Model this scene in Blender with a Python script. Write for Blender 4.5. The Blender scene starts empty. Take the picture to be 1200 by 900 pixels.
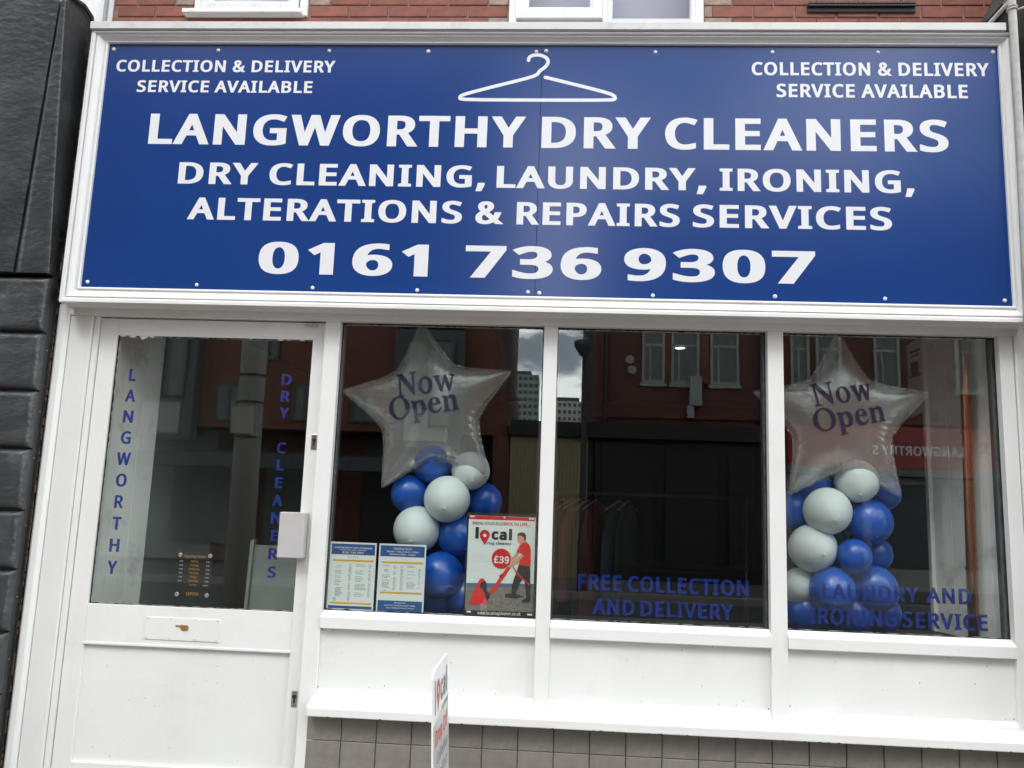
EXPO = 0.04
RZ = 0.065
GL = """A512;437 0 368 177 141 177 73 0 0 0 224 575 289 575 512 0|282 415 274 438 263 473 255 500 247 468 238 438 230 415 165 241 346 241
B521;241 573 292 571 336 565 373 555 404 541 434 515 453 478 459 431 457 409 453 389 446 371 437 354 424 340 409 328 392 317 372 309 350 304 350 300 373 295 395 288 415 279 433 267 448 253 461 236 470 215 476 191 478 163 475 130 467 100 454 74 436 52 413 33 385 19 354 8 318 2 279 0 78 0 78 573|256 329 300 331 334 339 357 352 372 371 381 394 384 423 380 451 369 474 351 490 324 502 289 509 245 511 150 511 150 329|150 269 150 61 265 61 311 64 346 74 371 91 388 112 398 138 401 168 399 188 395 205 388 221 377 235 362 247 344 256 321 263 293 267 260 269
C507;323 517 294 516 266 510 241 502 217 490 196 474 178 456 162 434 149 410 139 383 131 353 127 321 125 286 128 241 135 200 147 164 164 132 186 105 213 83 244 68 281 58 322 55 347 56 371 58 394 62 460 78 460 15 438 8 416 2 393 -2 369 -6 342 -7 312 -8 270 -6 232 1 197 12 166 28 130 56 101 90 78 131 65 165 56 203 51 244 49 287 51 329 57 369 67 406 81 440 99 471 120 499 145 523 174 543 206 559 242 571 281 578 324 581 353 580 381 577 409 572 435 565 460 557 482 547 453 486 394 508 372 513 348 516
D585;536 292 534 246 528 203 516 165 501 131 474 91 439 58 399 33 364 18 325 8 283 2 237 0 78 0 78 573 254 573 296 571 335 565 371 555 404 540 443 516 476 484 502 446 517 413 528 377 534 336|460 289 457 337 449 379 435 415 416 444 391 469 361 487 327 500 287 508 244 511 150 511 150 62 228 62 282 65 329 76 369 94 402 119 428 151 446 190 457 236
E446;398 0 78 0 78 573 398 573 398 509 150 509 150 330 383 330 383 268 150 268 150 63 398 63
F416;150 0 78 0 78 573 398 573 398 509 150 509 150 306 383 306 383 243 150 243
G584;326 302 524 302 524 22 493 12 462 5 431 -1 398 -5 362 -7 323 -8 280 -6 241 1 205 12 173 28 136 55 105 89 81 130 67 164 57 202 51 243 49 286 51 330 58 370 69 407 84 442 111 482 145 517 186 544 220 560 259 571 300 578 346 581 377 580 407 577 437 572 465 565 491 557 516 547 489 484 468 493 445 501 421 508 395 513 369 516 342 517 298 514 259 505 225 489 195 468 170 441 150 409 136 373 127 332 124 286 127 243 134 202 146 166 164 133 187 106 216 84 251 68 292 58 340 55 404 59 452 68 452 238 326 238
H594;516 0 443 0 443 267 150 267 150 0 78 0 78 573 150 573 150 330 443 330 443 573 516 573
I272;239 0 32 0 32 42 99 57 99 515 32 531 32 573 239 573 239 531 172 515 172 57 239 42
J219;-3 -152 -37 -150 -63 -142 -63 -81 -35 -87 -5 -89 8 -88 21 -85 33 -81 45 -74 54 -65 63 -53 69 -38 73 -19 74 3 74 573 146 573 146 9 144 -26 138 -56 128 -82 114 -104 96 -122 75 -135 52 -145 25 -150
K496;496 0 411 0 209 273 150 222 150 0 78 0 78 573 150 573 150 290 199 345 249 399 403 573 488 573 261 323
L420;78 0 78 573 150 573 150 64 400 64 400 0
M727;330 0 142 502 139 502 142 461 144 407 144 347 144 0 78 0 78 573 184 573 361 103 364 103 544 573 650 573 650 0 578 0 578 352 579 408 581 460 584 501 581 501 390 0
N609;532 0 447 0 141 476 138 476 141 432 143 378 144 320 144 0 78 0 78 573 161 573 467 99 470 99 468 137 466 193 464 249 464 573 532 573
O626;577 287 576 244 570 204 561 166 547 132 531 101 510 73 486 49 459 29 428 13 393 1 355 -6 314 -8 271 -6 232 1 196 13 165 29 138 49 114 73 94 101 78 132 65 167 56 204 51 245 49 288 51 331 56 370 65 408 78 442 100 482 130 517 166 545 197 561 232 572 271 579 314 581 369 577 417 565 459 545 495 517 524 483 547 442 560 408 570 370 576 330|125 287 127 241 134 200 145 163 161 131 182 104 207 83 238 67 273 58 314 55 354 58 390 67 420 83 445 104 465 131 481 163 492 200 499 241 501 287 498 338 490 384 476 423 456 457 431 484 398 503 360 514 314 518 274 515 238 506 207 490 182 469 161 443 145 411 134 374 127 333
P485;229 573 282 570 326 562 363 548 393 528 421 495 439 454 444 404 443 381 439 358 433 336 423 316 411 296 395 278 375 262 351 249 324 238 292 230 256 225 216 223 150 223 150 0 78 0 78 573|223 511 150 511 150 285 208 285 242 286 272 290 298 296 320 306 338 318 352 334 362 352 368 375 370 401 366 435 354 462 334 484 306 499 269 508
Q626;577 287 575 242 569 200 559 160 544 124 525 92 503 64 476 40 445 21 411 6 548 -136 444 -136 334 -7 324 -8 314 -8 271 -6 232 1 196 13 165 29 138 49 114 73 94 101 78 132 65 167 56 204 51 245 49 288 51 331 56 370 65 408 78 442 100 482 130 517 166 545 197 561 232 572 271 579 314 581 369 577 417 565 459 545 495 517 524 483 547 442 560 408 570 370 576 330|125 287 127 241 134 200 145 163 161 131 182 104 207 83 238 67 273 58 314 55 354 58 390 67 420 83 445 104 465 131 481 163 492 200 499 241 501 287 498 338 490 384 476 423 456 457 431 484 398 503 360 514 314 518 274 515 238 506 207 490 182 469 161 443 145 411 134 374 127 333
R499;236 573 281 571 320 565 353 555 381 540 404 522 422 500 434 474 442 444 444 410 442 381 437 356 427 334 415 315 401 298 385 285 367 274 349 264 330 257 487 0 403 0 264 237 150 237 150 0 78 0 78 573|232 510 150 510 150 298 236 298 278 301 312 310 338 325 355 347 366 374 370 407 368 430 363 450 355 467 343 480 328 491 310 500 287 505 261 509
S440;403 153 400 121 392 92 378 66 359 44 335 26 307 11 274 1 238 -6 198 -8 137 -5 83 4 41 19 41 88 62 80 86 72 113 65 142 59 171 56 201 55 228 56 252 60 273 66 290 74 305 85 316 98 324 113 329 129 330 147 329 164 325 180 318 194 308 207 295 218 277 230 255 241 228 252 196 265 131 294 114 305 98 317 85 330 74 344 65 359 57 375 52 393 49 413 48 435 51 464 58 490 71 513 89 533 110 550 136 563 165 573 197 579 231 581 262 580 290 577 318 572 343 565 367 558 389 549 366 487 302 508 278 513 254 516 229 517 207 516 187 513 169 507 155 499 142 489 133 478 126 464 122 450 121 434 122 416 126 400 133 386 143 373 156 362 172 351 193 341 217 330 246 318 278 306 307 293 332 279 353 264 371 247 385 228 395 206 401 181
T446;259 0 187 0 187 509 8 509 8 573 437 573 437 509 259 509
U586;513 202 511 164 503 128 489 95 470 65 446 40 416 20 380 4 338 -5 290 -8 240 -4 196 7 159 25 128 50 104 82 86 118 76 158 72 204 72 573 144 573 144 201 148 158 161 122 182 93 211 72 248 59 294 55 327 57 355 63 379 73 399 88 415 105 427 126 435 149 440 174 442 202 442 573 513 573
V481;481 573 277 0 204 0 0 573 75 573 204 205 220 160 231 119 241 80 250 119 262 161 277 207 405 573
W746;735 573 583 0 510 0 399 375 389 410 380 443 373 471 370 488 367 471 361 443 352 409 342 373 234 0 161 0 10 573 85 573 174 223 183 186 190 151 196 118 201 87 206 119 213 154 222 191 232 227 333 573 407 573 512 225 523 187 532 151 538 117 544 87 550 129 560 175 572 224 660 573
X470;467 0 385 0 233 249 79 0 3 0 193 298 15 573 95 573 236 348 377 573 453 573 276 300
Y454;227 291 376 573 454 573 263 222 263 0 191 0 191 219 0 573 79 573
Z459;427 0 30 0 30 55 332 508 40 508 40 573 419 573 419 518 118 64 427 64
a450;231 437 279 433 318 422 347 403 368 375 381 338 385 293 385 0 334 0 320 61 317 61 304 46 292 33 279 22 265 13 250 5 234 -1 216 -5 195 -7 172 -8 148 -7 124 -2 103 6 84 16 68 30 55 48 45 68 39 92 37 119 43 159 59 192 87 219 116 234 152 245 194 253 243 257 316 259 316 285 313 317 306 342 293 359 275 371 253 378 227 380 205 379 183 376 163 370 106 347 84 400 104 410 126 419 151 426 177 432 204 436|252 208 204 203 167 195 141 182 124 165 113 144 110 119 112 97 120 79 132 66 148 56 167 51 188 49 223 52 253 62 279 79 299 103 311 134 315 172 315 210
b493;139 461 138 410 135 373 139 373 153 390 169 405 189 419 213 429 240 435 272 437 322 431 365 412 401 381 422 350 437 312 446 267 449 215 447 168 439 127 427 91 410 61 390 36 365 17 337 3 306 -5 272 -8 240 -6 213 0 189 10 169 24 153 38 139 55 133 55 119 0 68 0 68 609 139 609|260 379 231 377 207 371 188 361 172 348 159 330 150 308 144 282 140 252 139 217 139 214 142 165 150 125 165 93 187 69 219 55 261 51 297 55 325 69 348 93 363 126 373 166 376 216 373 265 363 306 348 338 325 360 296 374
c385;241 -8 204 -5 170 2 139 15 112 34 88 58 69 87 55 123 47 165 44 213 47 262 56 305 71 342 90 372 114 396 142 415 174 428 208 435 245 438 267 437 288 435 309 431 328 426 344 421 358 415 337 356 292 370 244 376 217 374 193 368 172 358 155 343 141 325 131 303 123 277 119 247 117 213 119 181 123 152 131 126 141 104 155 86 172 71 191 61 214 55 240 53 262 54 283 56 302 60 351 78 351 15 336 8 320 3 304 -2 285 -5 264 -7
d493;221 -8 171 -2 128 17 92 48 71 79 56 117 47 162 44 214 47 266 56 311 71 350 93 381 128 413 171 432 221 438 243 437 262 434 280 429 296 423 310 416 323 407 335 397 345 386 354 374 359 374 356 405 354 438 354 609 425 609 425 0 368 0 358 58 354 58 345 46 335 35 323 24 310 15 296 7 279 1 262 -4 242 -7|232 51 273 55 305 67 328 88 343 117 352 154 355 200 355 213 352 263 343 304 329 336 306 360 274 375 231 379 196 374 168 359 146 334 130 300 120 260 117 213 120 165 130 125 146 93 168 69 197 55
e452;234 438 269 435 301 427 329 414 354 396 374 373 390 346 402 315 409 281 411 244 411 201 117 201 122 157 134 119 154 90 181 69 215 56 254 52 280 53 305 56 327 60 392 82 392 20 370 11 349 4 327 -1 304 -5 279 -7 251 -8 212 -5 176 3 143 17 114 36 90 61 70 91 56 126 47 167 44 212 47 257 55 297 68 333 86 364 108 390 134 411 164 426 198 435|233 380 202 377 175 366 154 348 137 323 125 293 119 257 338 257 336 281 333 302 326 322 318 338 306 353 292 364 276 373 256 378
f276;266 375 158 375 158 0 87 0 87 375 12 375 12 408 87 432 87 457 89 492 95 522 104 547 116 568 132 585 152 597 174 606 199 612 227 613 274 609 310 599 292 544 262 552 228 556 206 553 189 545 175 532 166 513 160 489 158 458 158 430 266 430
g493;221 438 248 436 273 431 297 422 319 409 338 393 355 373 359 373 369 430 425 430 425 -7 423 -46 416 -80 404 -109 388 -135 367 -155 341 -172 310 -183 274 -190 233 -192 202 -192 174 -189 147 -186 122 -180 99 -174 78 -165 78 -100 99 -110 123 -118 149 -125 177 -130 206 -133 237 -134 271 -130 300 -119 324 -101 341 -77 352 -48 355 -13 355 4 356 32 358 57 354 57 338 37 320 21 299 8 275 -1 250 -6 221 -8 170 -2 126 18 91 51 70 83 56 121 47 164 44 214 47 263 56 306 70 344 91 377 126 411 169 431|230 379 207 376 187 370 169 359 153 344 140 326 130 303 123 277 119 247 117 213 120 165 130 124 146 92 169 68 197 54 232 50 253 51 271 53 288 58 303 65 315 74 326 85 336 98 343 113 349 131 353 151 355 173 356 197 356 214 355 251 350 282 343 309 332 331 319 348 302 362 281 371 257 377
h496;139 431 138 399 135 370 140 370 149 385 161 397 174 407 188 416 204 424 221 429 238 434 255 436 273 437 306 435 335 430 360 421 382 408 399 391 413 370 423 344 429 314 431 280 431 0 361 0 361 275 358 307 351 333 338 353 319 367 295 376 265 379 235 377 210 370 189 360 173 347 160 329 150 308 144 283 140 254 139 222 139 0 68 0 68 609 139 609
i207;139 430 139 0 68 0 68 430|104 591 115 590 124 586 133 580 140 572 144 560 145 546 144 532 140 521 133 512 124 506 115 502 104 501 93 502 83 506 75 512 68 521 64 532 63 546 64 560 68 572 75 580 83 586 93 590
j207;18 -192 -18 -190 -44 -183 -44 -126 -19 -132 9 -134 25 -132 39 -128 51 -120 61 -108 66 -90 68 -67 68 430 139 430 139 -64 137 -90 133 -113 126 -133 116 -151 103 -166 87 -177 67 -186 44 -191|63 546 64 560 68 572 75 580 83 586 93 590 104 591 115 590 124 586 133 580 140 572 144 560 145 546 144 532 140 521 133 512 124 506 115 502 104 501 93 502 83 506 75 512 68 521 64 532
k428;138 291 137 257 135 221 138 221 152 240 172 264 189 285 326 430 409 430 235 246 421 0 336 0 187 200 138 158 138 0 68 0 68 609 138 609
l207;139 0 68 0 68 609 139 609
m750;540 438 584 434 621 421 649 401 669 371 681 330 685 280 685 0 615 0 615 277 613 308 606 333 594 353 577 367 555 376 528 379 490 374 460 362 438 342 423 315 414 280 411 237 411 0 342 0 342 277 341 298 337 317 332 333 325 347 315 359 303 367 289 374 272 377 253 379 227 377 204 370 185 360 170 347 158 329 150 308 144 283 140 255 139 223 139 0 68 0 68 430 125 430 136 371 140 371 149 385 160 398 173 409 186 418 201 425 217 431 233 435 249 437 266 438 298 436 325 430 349 420 369 406 386 388 398 366 402 366 418 388 438 406 461 420 486 430 512 436
n496;275 438 322 434 361 421 391 401 413 371 426 330 431 280 431 0 361 0 361 275 358 307 351 333 338 353 319 367 295 376 265 379 222 374 189 361 166 338 151 308 142 269 139 223 139 0 68 0 68 430 125 430 136 371 140 371 150 385 162 398 175 409 190 418 206 425 222 431 239 435 257 437
o485;442 216 440 181 436 150 428 121 417 95 404 71 388 51 369 33 348 18 324 7 299 -1 271 -6 241 -8 214 -6 188 -1 163 7 140 18 119 33 100 51 84 71 70 95 59 121 51 150 46 181 44 216 47 261 55 301 68 336 87 367 110 392 137 412 169 426 204 435 244 438 281 435 316 426 347 412 374 392 398 367 417 336 431 301 439 261|117 216 119 184 123 154 130 128 141 105 155 86 172 71 192 59 216 53 243 51 270 53 294 59 314 71 331 86 345 105 356 128 363 154 367 184 369 216 367 248 363 277 355 303 345 325 331 344 314 359 294 370 270 376 242 379 202 374 171 359 147 335 130 303 120 263
p493;273 438 322 432 365 413 401 383 422 351 437 313 446 268 449 216 447 170 439 129 427 93 410 62 390 37 365 17 337 3 306 -5 272 -8 251 -7 231 -4 213 1 197 7 182 15 170 24 139 55 134 55 137 20 139 -16 139 -192 68 -192 68 430 126 430 136 371 139 371 148 383 158 394 170 405 182 414 197 422 213 429 231 434 251 437|260 379 233 377 210 371 190 362 174 349 161 333 152 313 145 289 141 261 139 229 139 216 140 182 144 152 150 126 159 103 172 85 188 70 208 59 233 53 261 51 286 53 308 60 326 72 341 88 354 108 364 131 371 157 375 186 376 217 373 262 363 302 348 334 325 359 296 374
q493;354 -9 355 25 358 58 354 58 340 40 323 25 303 11 279 1 251 -6 219 -8 170 -2 128 17 93 48 71 79 56 117 47 162 44 214 47 261 54 302 67 338 83 368 104 393 129 413 157 427 188 435 221 438 253 436 280 429 304 419 324 405 341 389 355 371 358 371 369 430 425 430 425 -192 354 -192|233 51 260 52 284 58 304 67 320 79 333 96 342 116 349 140 353 168 355 199 355 213 352 263 343 305 328 337 305 361 273 375 231 379 196 374 167 359 145 334 130 300 120 260 117 213 120 165 130 126 146 93 168 70 197 55
r331;269 438 295 437 319 433 310 368 287 372 264 374 248 373 232 369 217 363 202 355 189 346 176 334 166 321 156 305 149 289 143 270 140 251 139 229 139 0 68 0 68 430 126 430 134 351 137 351 147 367 158 381 170 395 183 407 198 418 214 426 231 433 249 437
s384;348 119 346 92 339 69 327 49 311 32 292 18 268 6 241 -2 210 -6 176 -8 148 -7 122 -5 99 -1 78 5 59 11 42 19 42 83 104 60 128 54 153 50 178 49 211 51 236 57 256 66 269 79 277 94 280 112 279 123 276 132 271 141 264 150 253 158 239 167 174 196 103 228 84 239 69 252 57 266 48 283 43 302 41 324 46 358 61 386 85 408 118 425 157 435 202 438 228 437 252 434 275 430 298 424 319 417 339 409 315 353 258 372 238 377 218 379 197 380 171 379 149 374 131 366 118 356 111 343 108 328 109 317 113 307 119 298 127 290 139 282 154 274 219 246 289 215 306 203 321 191 333 176 341 159 346 140
t289;212 50 245 53 272 59 272 5 240 -4 200 -8 178 -7 157 -3 138 4 120 13 104 27 91 44 82 66 76 93 74 125 74 375 13 375 13 409 75 437 103 528 144 528 144 430 269 430 269 375 144 375 144 127 146 103 153 83 163 69 177 58 193 52
u496;427 430 427 0 370 0 359 57 356 57 346 43 334 31 321 20 306 11 290 4 273 -1 256 -5 238 -7 220 -8 187 -6 159 -1 134 8 112 21 95 38 81 59 71 85 65 114 63 148 63 430 135 430 135 153 137 122 145 96 158 76 176 62 200 53 230 51 260 53 285 59 306 69 323 82 336 100 345 121 352 146 356 175 357 206 357 430
v407;163 0 0 430 75 430 167 176 180 137 193 96 201 63 204 63 214 96 227 138 241 176 332 430 407 430 244 0
w630;346 243 336 276 328 308 321 335 316 357 313 357 308 335 302 307 294 275 284 242 207 1 127 1 9 431 82 431 141 201 153 154 163 109 169 73 172 73 178 97 185 128 193 160 201 188 277 431 354 431 428 188 440 149 451 109 457 74 460 74 466 108 477 153 489 201 549 431 621 431 502 1 419 1
x424;170 220 22 430 102 430 213 268 322 430 402 430 253 220 410 0 330 0 213 172 94 0 14 0
y409;1 430 76 430 169 185 184 144 196 105 205 68 209 68 224 121 245 186 333 430 409 430 224 -59 213 -85 201 -108 188 -130 173 -148 157 -164 138 -176 117 -185 94 -191 67 -192 34 -190 9 -186 9 -130 30 -133 56 -135 72 -134 86 -131 99 -126 110 -118 121 -110 130 -99 138 -87 145 -73 152 -59 174 -2
z377;346 0 31 0 31 47 262 375 45 375 45 430 340 430 340 377 112 55 346 55
0459;419 287 418 242 415 201 409 163 401 128 390 97 376 70 359 47 339 27 316 12 290 1 261 -6 229 -8 188 -4 153 8 122 27 97 54 76 88 60 129 51 163 44 201 41 243 39 287 40 332 44 373 50 411 58 446 73 486 93 520 119 547 149 566 186 578 229 581 269 578 304 566 335 547 361 520 382 486 399 446 408 411 414 373 418 332|110 287 111 238 115 194 121 156 131 125 143 98 159 78 178 64 202 55 229 52 256 55 279 64 298 78 314 98 326 124 336 156 343 194 347 238 348 287 347 336 343 380 336 417 326 449 314 475 298 495 279 510 256 518 229 521 202 518 178 510 159 495 143 475 131 449 121 417 115 380 111 336
1459;285 0 216 0 216 400 216 439 217 470 219 499 196 477 169 455 108 405 71 452 226 573 285 573
2459;417 0 38 0 38 59 188 210 261 287 280 309 295 331 306 353 315 376 320 399 322 424 318 453 309 477 294 496 273 510 249 518 221 520 194 519 169 514 147 506 126 495 104 482 83 466 45 513 94 548 113 557 132 565 153 572 174 577 197 580 221 581 255 579 285 572 313 562 336 548 356 531 372 510 384 485 391 458 394 428 392 399 386 371 375 344 361 318 344 292 324 267 247 185 128 67 128 64 417 64
3459;395 439 394 414 389 392 381 372 370 355 356 339 340 326 321 316 300 307 277 302 277 298 319 290 353 276 379 255 398 229 409 198 413 163 410 131 403 101 390 74 371 50 348 30 318 14 283 2 241 -6 193 -8 164 -7 136 -5 110 -1 85 5 60 13 36 23 36 89 61 78 87 69 114 61 141 56 168 52 194 51 241 55 278 65 305 81 324 104 335 132 339 164 337 187 331 206 320 223 306 236 288 247 265 255 240 261 211 264 179 265 123 265 123 326 180 326 209 327 236 332 259 339 278 350 294 362 307 377 316 394 321 413 323 434 320 460 311 481 295 498 274 511 249 519 219 521 199 521 181 519 164 515 117 498 75 473 39 521 61 537 87 550 115 563 147 573 181 579 218 581 273 576 317 563 352 540 376 511 390 477
4459;443 130 359 130 359 0 291 0 291 130 17 130 17 190 286 576 359 576 359 193 443 193|291 374 291 412 293 444 294 474 295 500 292 500 276 468 257 438 86 193 291 193
5459;221 351 258 349 292 342 322 331 349 316 371 297 389 274 402 247 410 217 413 183 410 145 402 111 387 81 368 54 343 32 314 15 280 2 242 -5 199 -8 170 -7 142 -4 116 0 91 6 70 14 51 23 51 90 71 79 95 70 121 62 148 57 174 53 200 52 227 54 252 58 274 65 293 76 310 89 323 106 333 126 339 149 341 176 337 210 325 239 306 262 279 279 243 289 197 292 146 288 99 280 64 302 86 573 373 573 373 508 146 508 132 342 169 348
6459;44 245 45 278 47 310 51 342 57 374 64 404 75 433 87 461 103 486 121 510 143 530 168 548 196 562 228 572 265 578 306 581 344 579 377 573 377 513 344 520 308 523 273 521 242 515 216 504 193 491 173 474 158 454 145 431 134 407 127 380 121 352 117 322 115 291 119 291 128 303 138 315 150 326 163 335 178 343 194 350 213 355 233 357 255 358 287 356 316 349 342 338 365 322 384 303 400 279 412 251 419 220 421 184 419 147 411 112 399 82 382 55 361 33 336 15 307 2 275 -5 239 -8 212 -6 187 -1 163 7 140 19 119 35 101 54 84 76 70 103 59 133 51 166 46 204|238 51 270 55 297 66 320 84 337 109 348 143 351 184 348 218 339 247 324 271 302 289 274 300 241 303 217 301 195 296 175 287 157 276 143 263 131 248 122 232 117 215 115 198 116 181 119 163 123 146 129 129 137 114 146 99 158 85 170 74 185 64 201 57 219 53
7459;109 0 344 508 35 508 35 573 419 573 419 518 187 0
8459;229 581 261 579 291 574 318 565 341 553 362 538 378 519 390 497 398 472 400 443 399 421 394 401 385 383 374 367 361 352 346 338 329 325 310 314 291 303 314 291 335 279 355 265 373 250 389 234 401 216 411 196 417 173 419 148 416 118 408 90 395 65 378 44 356 26 330 11 300 1 267 -6 231 -8 192 -6 157 0 126 10 100 24 78 42 61 63 49 87 42 115 39 146 41 171 47 194 56 214 68 232 82 249 99 264 118 277 138 289 158 299 140 310 123 322 107 336 93 350 81 366 71 383 64 401 59 422 58 444 60 472 68 497 80 518 97 537 117 552 141 565 168 573 197 579|108 145 112 119 121 96 138 76 161 60 192 51 229 48 265 51 295 60 319 76 336 96 346 120 350 148 348 166 343 182 335 197 324 211 310 223 293 235 274 246 253 256 229 265 217 270 194 260 174 249 157 237 142 225 130 212 121 197 114 182 110 164|228 524 200 521 176 514 155 502 139 486 130 466 127 441 128 422 133 406 141 391 151 379 164 367 179 357 232 330 282 357 296 367 307 379 317 392 325 406 329 423 330 441 327 466 318 486 302 502 282 514 257 521
9459;417 328 416 295 414 263 410 231 405 199 397 168 387 139 374 112 358 86 340 63 318 42 293 25 265 11 232 0 195 -6 154 -8 117 -6 82 0 82 60 115 53 152 50 188 52 218 58 245 68 268 82 287 99 303 118 316 141 327 165 334 192 340 221 344 250 346 281 341 281 332 269 322 258 310 247 297 238 282 230 266 223 247 218 227 215 204 214 173 216 144 223 118 235 95 250 76 270 61 294 49 321 42 352 40 387 43 426 50 460 63 491 80 517 101 540 127 557 156 570 188 578 223 581 250 579 275 574 299 565 322 553 342 537 361 518 377 495 391 469 402 439 410 406 415 369|223 521 192 518 165 507 142 488 124 463 113 429 110 388 113 354 122 325 137 301 158 284 186 273 220 269 244 271 266 276 286 285 304 296 318 310 330 325 339 341 344 358 346 374 345 392 342 409 338 426 332 443 324 459 315 474 304 487 291 499 277 508 260 516 242 520
&587;244 581 271 580 296 575 318 567 337 555 353 541 366 524 375 505 381 483 383 458 379 426 368 397 350 372 326 349 299 328 268 308 423 159 436 176 447 195 457 216 479 286 550 286 541 253 530 221 518 191 504 163 487 137 468 114 585 0 490 0 420 67 403 53 385 40 366 28 347 18 325 9 303 2 278 -4 252 -7 223 -8 188 -6 156 0 127 10 102 24 81 42 65 63 52 89 45 117 43 149 44 175 49 199 57 220 69 239 83 256 100 273 120 288 142 303 166 318 133 358 123 372 114 387 107 403 101 420 97 438 96 456 98 481 104 504 114 524 127 541 144 555 165 567 188 575 215 580|209 273 159 239 147 227 136 215 128 201 121 186 118 170 116 152 120 124 129 101 146 81 168 66 194 57 225 55 258 56 287 62 314 71 337 83 357 97 375 111|241 524 220 522 202 516 186 506 175 493 168 476 165 457 167 438 172 421 180 404 192 387 207 369 225 350 253 368 276 385 292 401 304 419 310 437 313 458 311 476 304 492 294 505 279 515 262 522
,215;154 84 136 23 111 -42 85 -103 33 -103 49 -38 63 31 73 93 148 93
.215;58 43 59 61 64 75 72 85 82 92 94 96 107 97 120 96 132 92 142 85 151 75 156 61 157 43 156 26 151 12 142 2 132 -6 120 -10 107 -11 94 -10 82 -6 72 2 64 12 59 26
-258;32 184 32 246 226 246 226 184
:215;58 43 59 61 64 75 72 85 82 92 94 96 107 97 120 96 132 92 142 85 151 75 156 61 157 43 156 26 151 12 142 2 132 -6 120 -10 107 -11 94 -10 82 -6 72 2 64 12 59 26|58 387 59 405 64 419 72 429 82 436 94 440 107 441 120 440 132 436 142 429 151 419 156 405 157 387 156 369 151 355 142 345 132 338 120 333 107 332 94 333 82 338 72 345 64 355 59 369
£459;268 580 296 579 323 576 347 570 370 563 391 556 410 547 385 491 332 512 312 517 291 520 269 521 241 519 218 511 200 498 186 479 178 453 176 421 176 310 339 310 339 257 176 257 176 173 175 153 172 135 168 120 162 107 156 95 148 86 121 64 429 64 429 0 26 0 26 59 41 64 54 70 67 78 78 88 87 100 95 114 100 131 104 150 105 172 105 257 28 257 28 310 105 310 105 428 107 459 114 486 125 510 140 531 159 548 182 562 208 572 237 578
'180;128 573 112 366 68 366 52 573
/298;290 573 77 0 8 0 221 573
 260;
"""
import bpy, math, random
from math import radians, sin, cos, pi
from mathutils import Vector
from mathutils.geometry import tessellate_polygon
random.seed(7)
S = bpy.context.scene
C = S.collection
# ------------------------------------------------------------------ camera
cam = bpy.data.cameras.new('camera')
cam.sensor_width = 36.0
cam.lens = 930 / 1200 * 36.0
cam.clip_start = 0.01
cam.clip_end = 3000
co = bpy.data.objects.new('camera', cam)
C.objects.link(co)
from mathutils import Matrix
R_ = Vector((0.998079, 0.051154, 0.034954)); U_ = Vector((-0.026955, -0.149472, 0.988399)); F_ = Vector((-0.055785, 0.987442, 0.147806))
M_ = Matrix((R_, U_, -F_)).transposed().to_4x4()
M_.translation = Vector((0, -4.0, 1.6))
co.matrix_world = M_
S.camera = co
# ------------------------------------------------------------------ render settings
S.render.engine = 'CYCLES'
S.cycles.use_denoising = True
S.cycles.max_bounces = 10
S.cycles.transparent_max_bounces = 24
S.cycles.sample_clamp_indirect = 8
S.cycles.caustics_reflective = False
S.cycles.caustics_refractive = False
S.view_settings.view_transform = 'Standard'
S.view_settings.look = 'None'
S.view_settings.gamma = 1
S.view_settings.exposure = EXPO
# ------------------------------------------------------------------ sky and sun
SUN_EL, SUN_AZ = radians(52), radians(205)      # azimuth clockwise from +Y: behind the camera, a little to the left
W = bpy.data.worlds.new("World"); S.world = W; W.use_nodes = True
nt = W.node_tree; nt.nodes.clear()
def N(nt, t, **k):
    n = nt.nodes.new(t)
    for a, b in k.items():
        if a.startswith('_'): n.inputs[int(a[1:])].default_value = b
        else: setattr(n, a, b)
    return n
sky = N(nt, 'ShaderNodeTexSky', sky_type='NISHITA', sun_disc=False, sun_elevation=SUN_EL, sun_rotation=SUN_AZ)
tc = N(nt, 'ShaderNodeTexCoord')
mp = N(nt, 'ShaderNodeMapping'); mp.inputs['Scale'].default_value = (1, 1, 2.2); mp.inputs['Location'].default_value = (6.7, 7.6, 0.2)
nz = N(nt, 'ShaderNodeTexNoise', noise_dimensions='3D'); nz.inputs['Scale'].default_value = 2.2; nz.inputs['Detail'].default_value = 9; nz.inputs['Roughness'].default_value = .55
cr = N(nt, 'ShaderNodeValToRGB'); cr.color_ramp.elements[0].position = .475; cr.color_ramp.elements[1].position = .515; cr.color_ramp.elements[0].color = (.10, .10, .10, 1)
nz2 = N(nt, 'ShaderNodeTexNoise'); nz2.inputs['Scale'].default_value = 9.0; nz2.inputs['Detail'].default_value = 8
cr2 = N(nt, 'ShaderNodeValToRGB'); cr2.color_ramp.elements[0].position = .34; cr2.color_ramp.elements[1].position = .54
cr2.color_ramp.elements[0].color = (15, 15.6, 16, 1); cr2.color_ramp.elements[1].color = (38, 39, 38.4, 1)
mx = N(nt, 'ShaderNodeMix', data_type='RGBA')
bg = N(nt, 'ShaderNodeBackground'); bg.inputs[1].default_value = .15
wo = N(nt, 'ShaderNodeOutputWorld')
L = nt.links.new
L(tc.outputs['Generated'], mp.inputs[0]); L(mp.outputs[0], nz.inputs['Vector']); L(mp.outputs[0], nz2.inputs['Vector'])
L(nz.outputs[0], cr.inputs[0]); L(nz2.outputs[0], cr2.inputs[0])
L(cr.outputs[0], mx.inputs[0]); L(sky.outputs[0], mx.inputs[6]); L(cr2.outputs[0], mx.inputs[7])
L(mx.outputs[2], bg.inputs[0]); L(bg.outputs[0], wo.inputs[0])
sl = bpy.data.lights.new('sun', 'SUN'); sl.energy = 1.0; sl.angle = radians(14); sl.color = (1, .96, .9)
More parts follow.
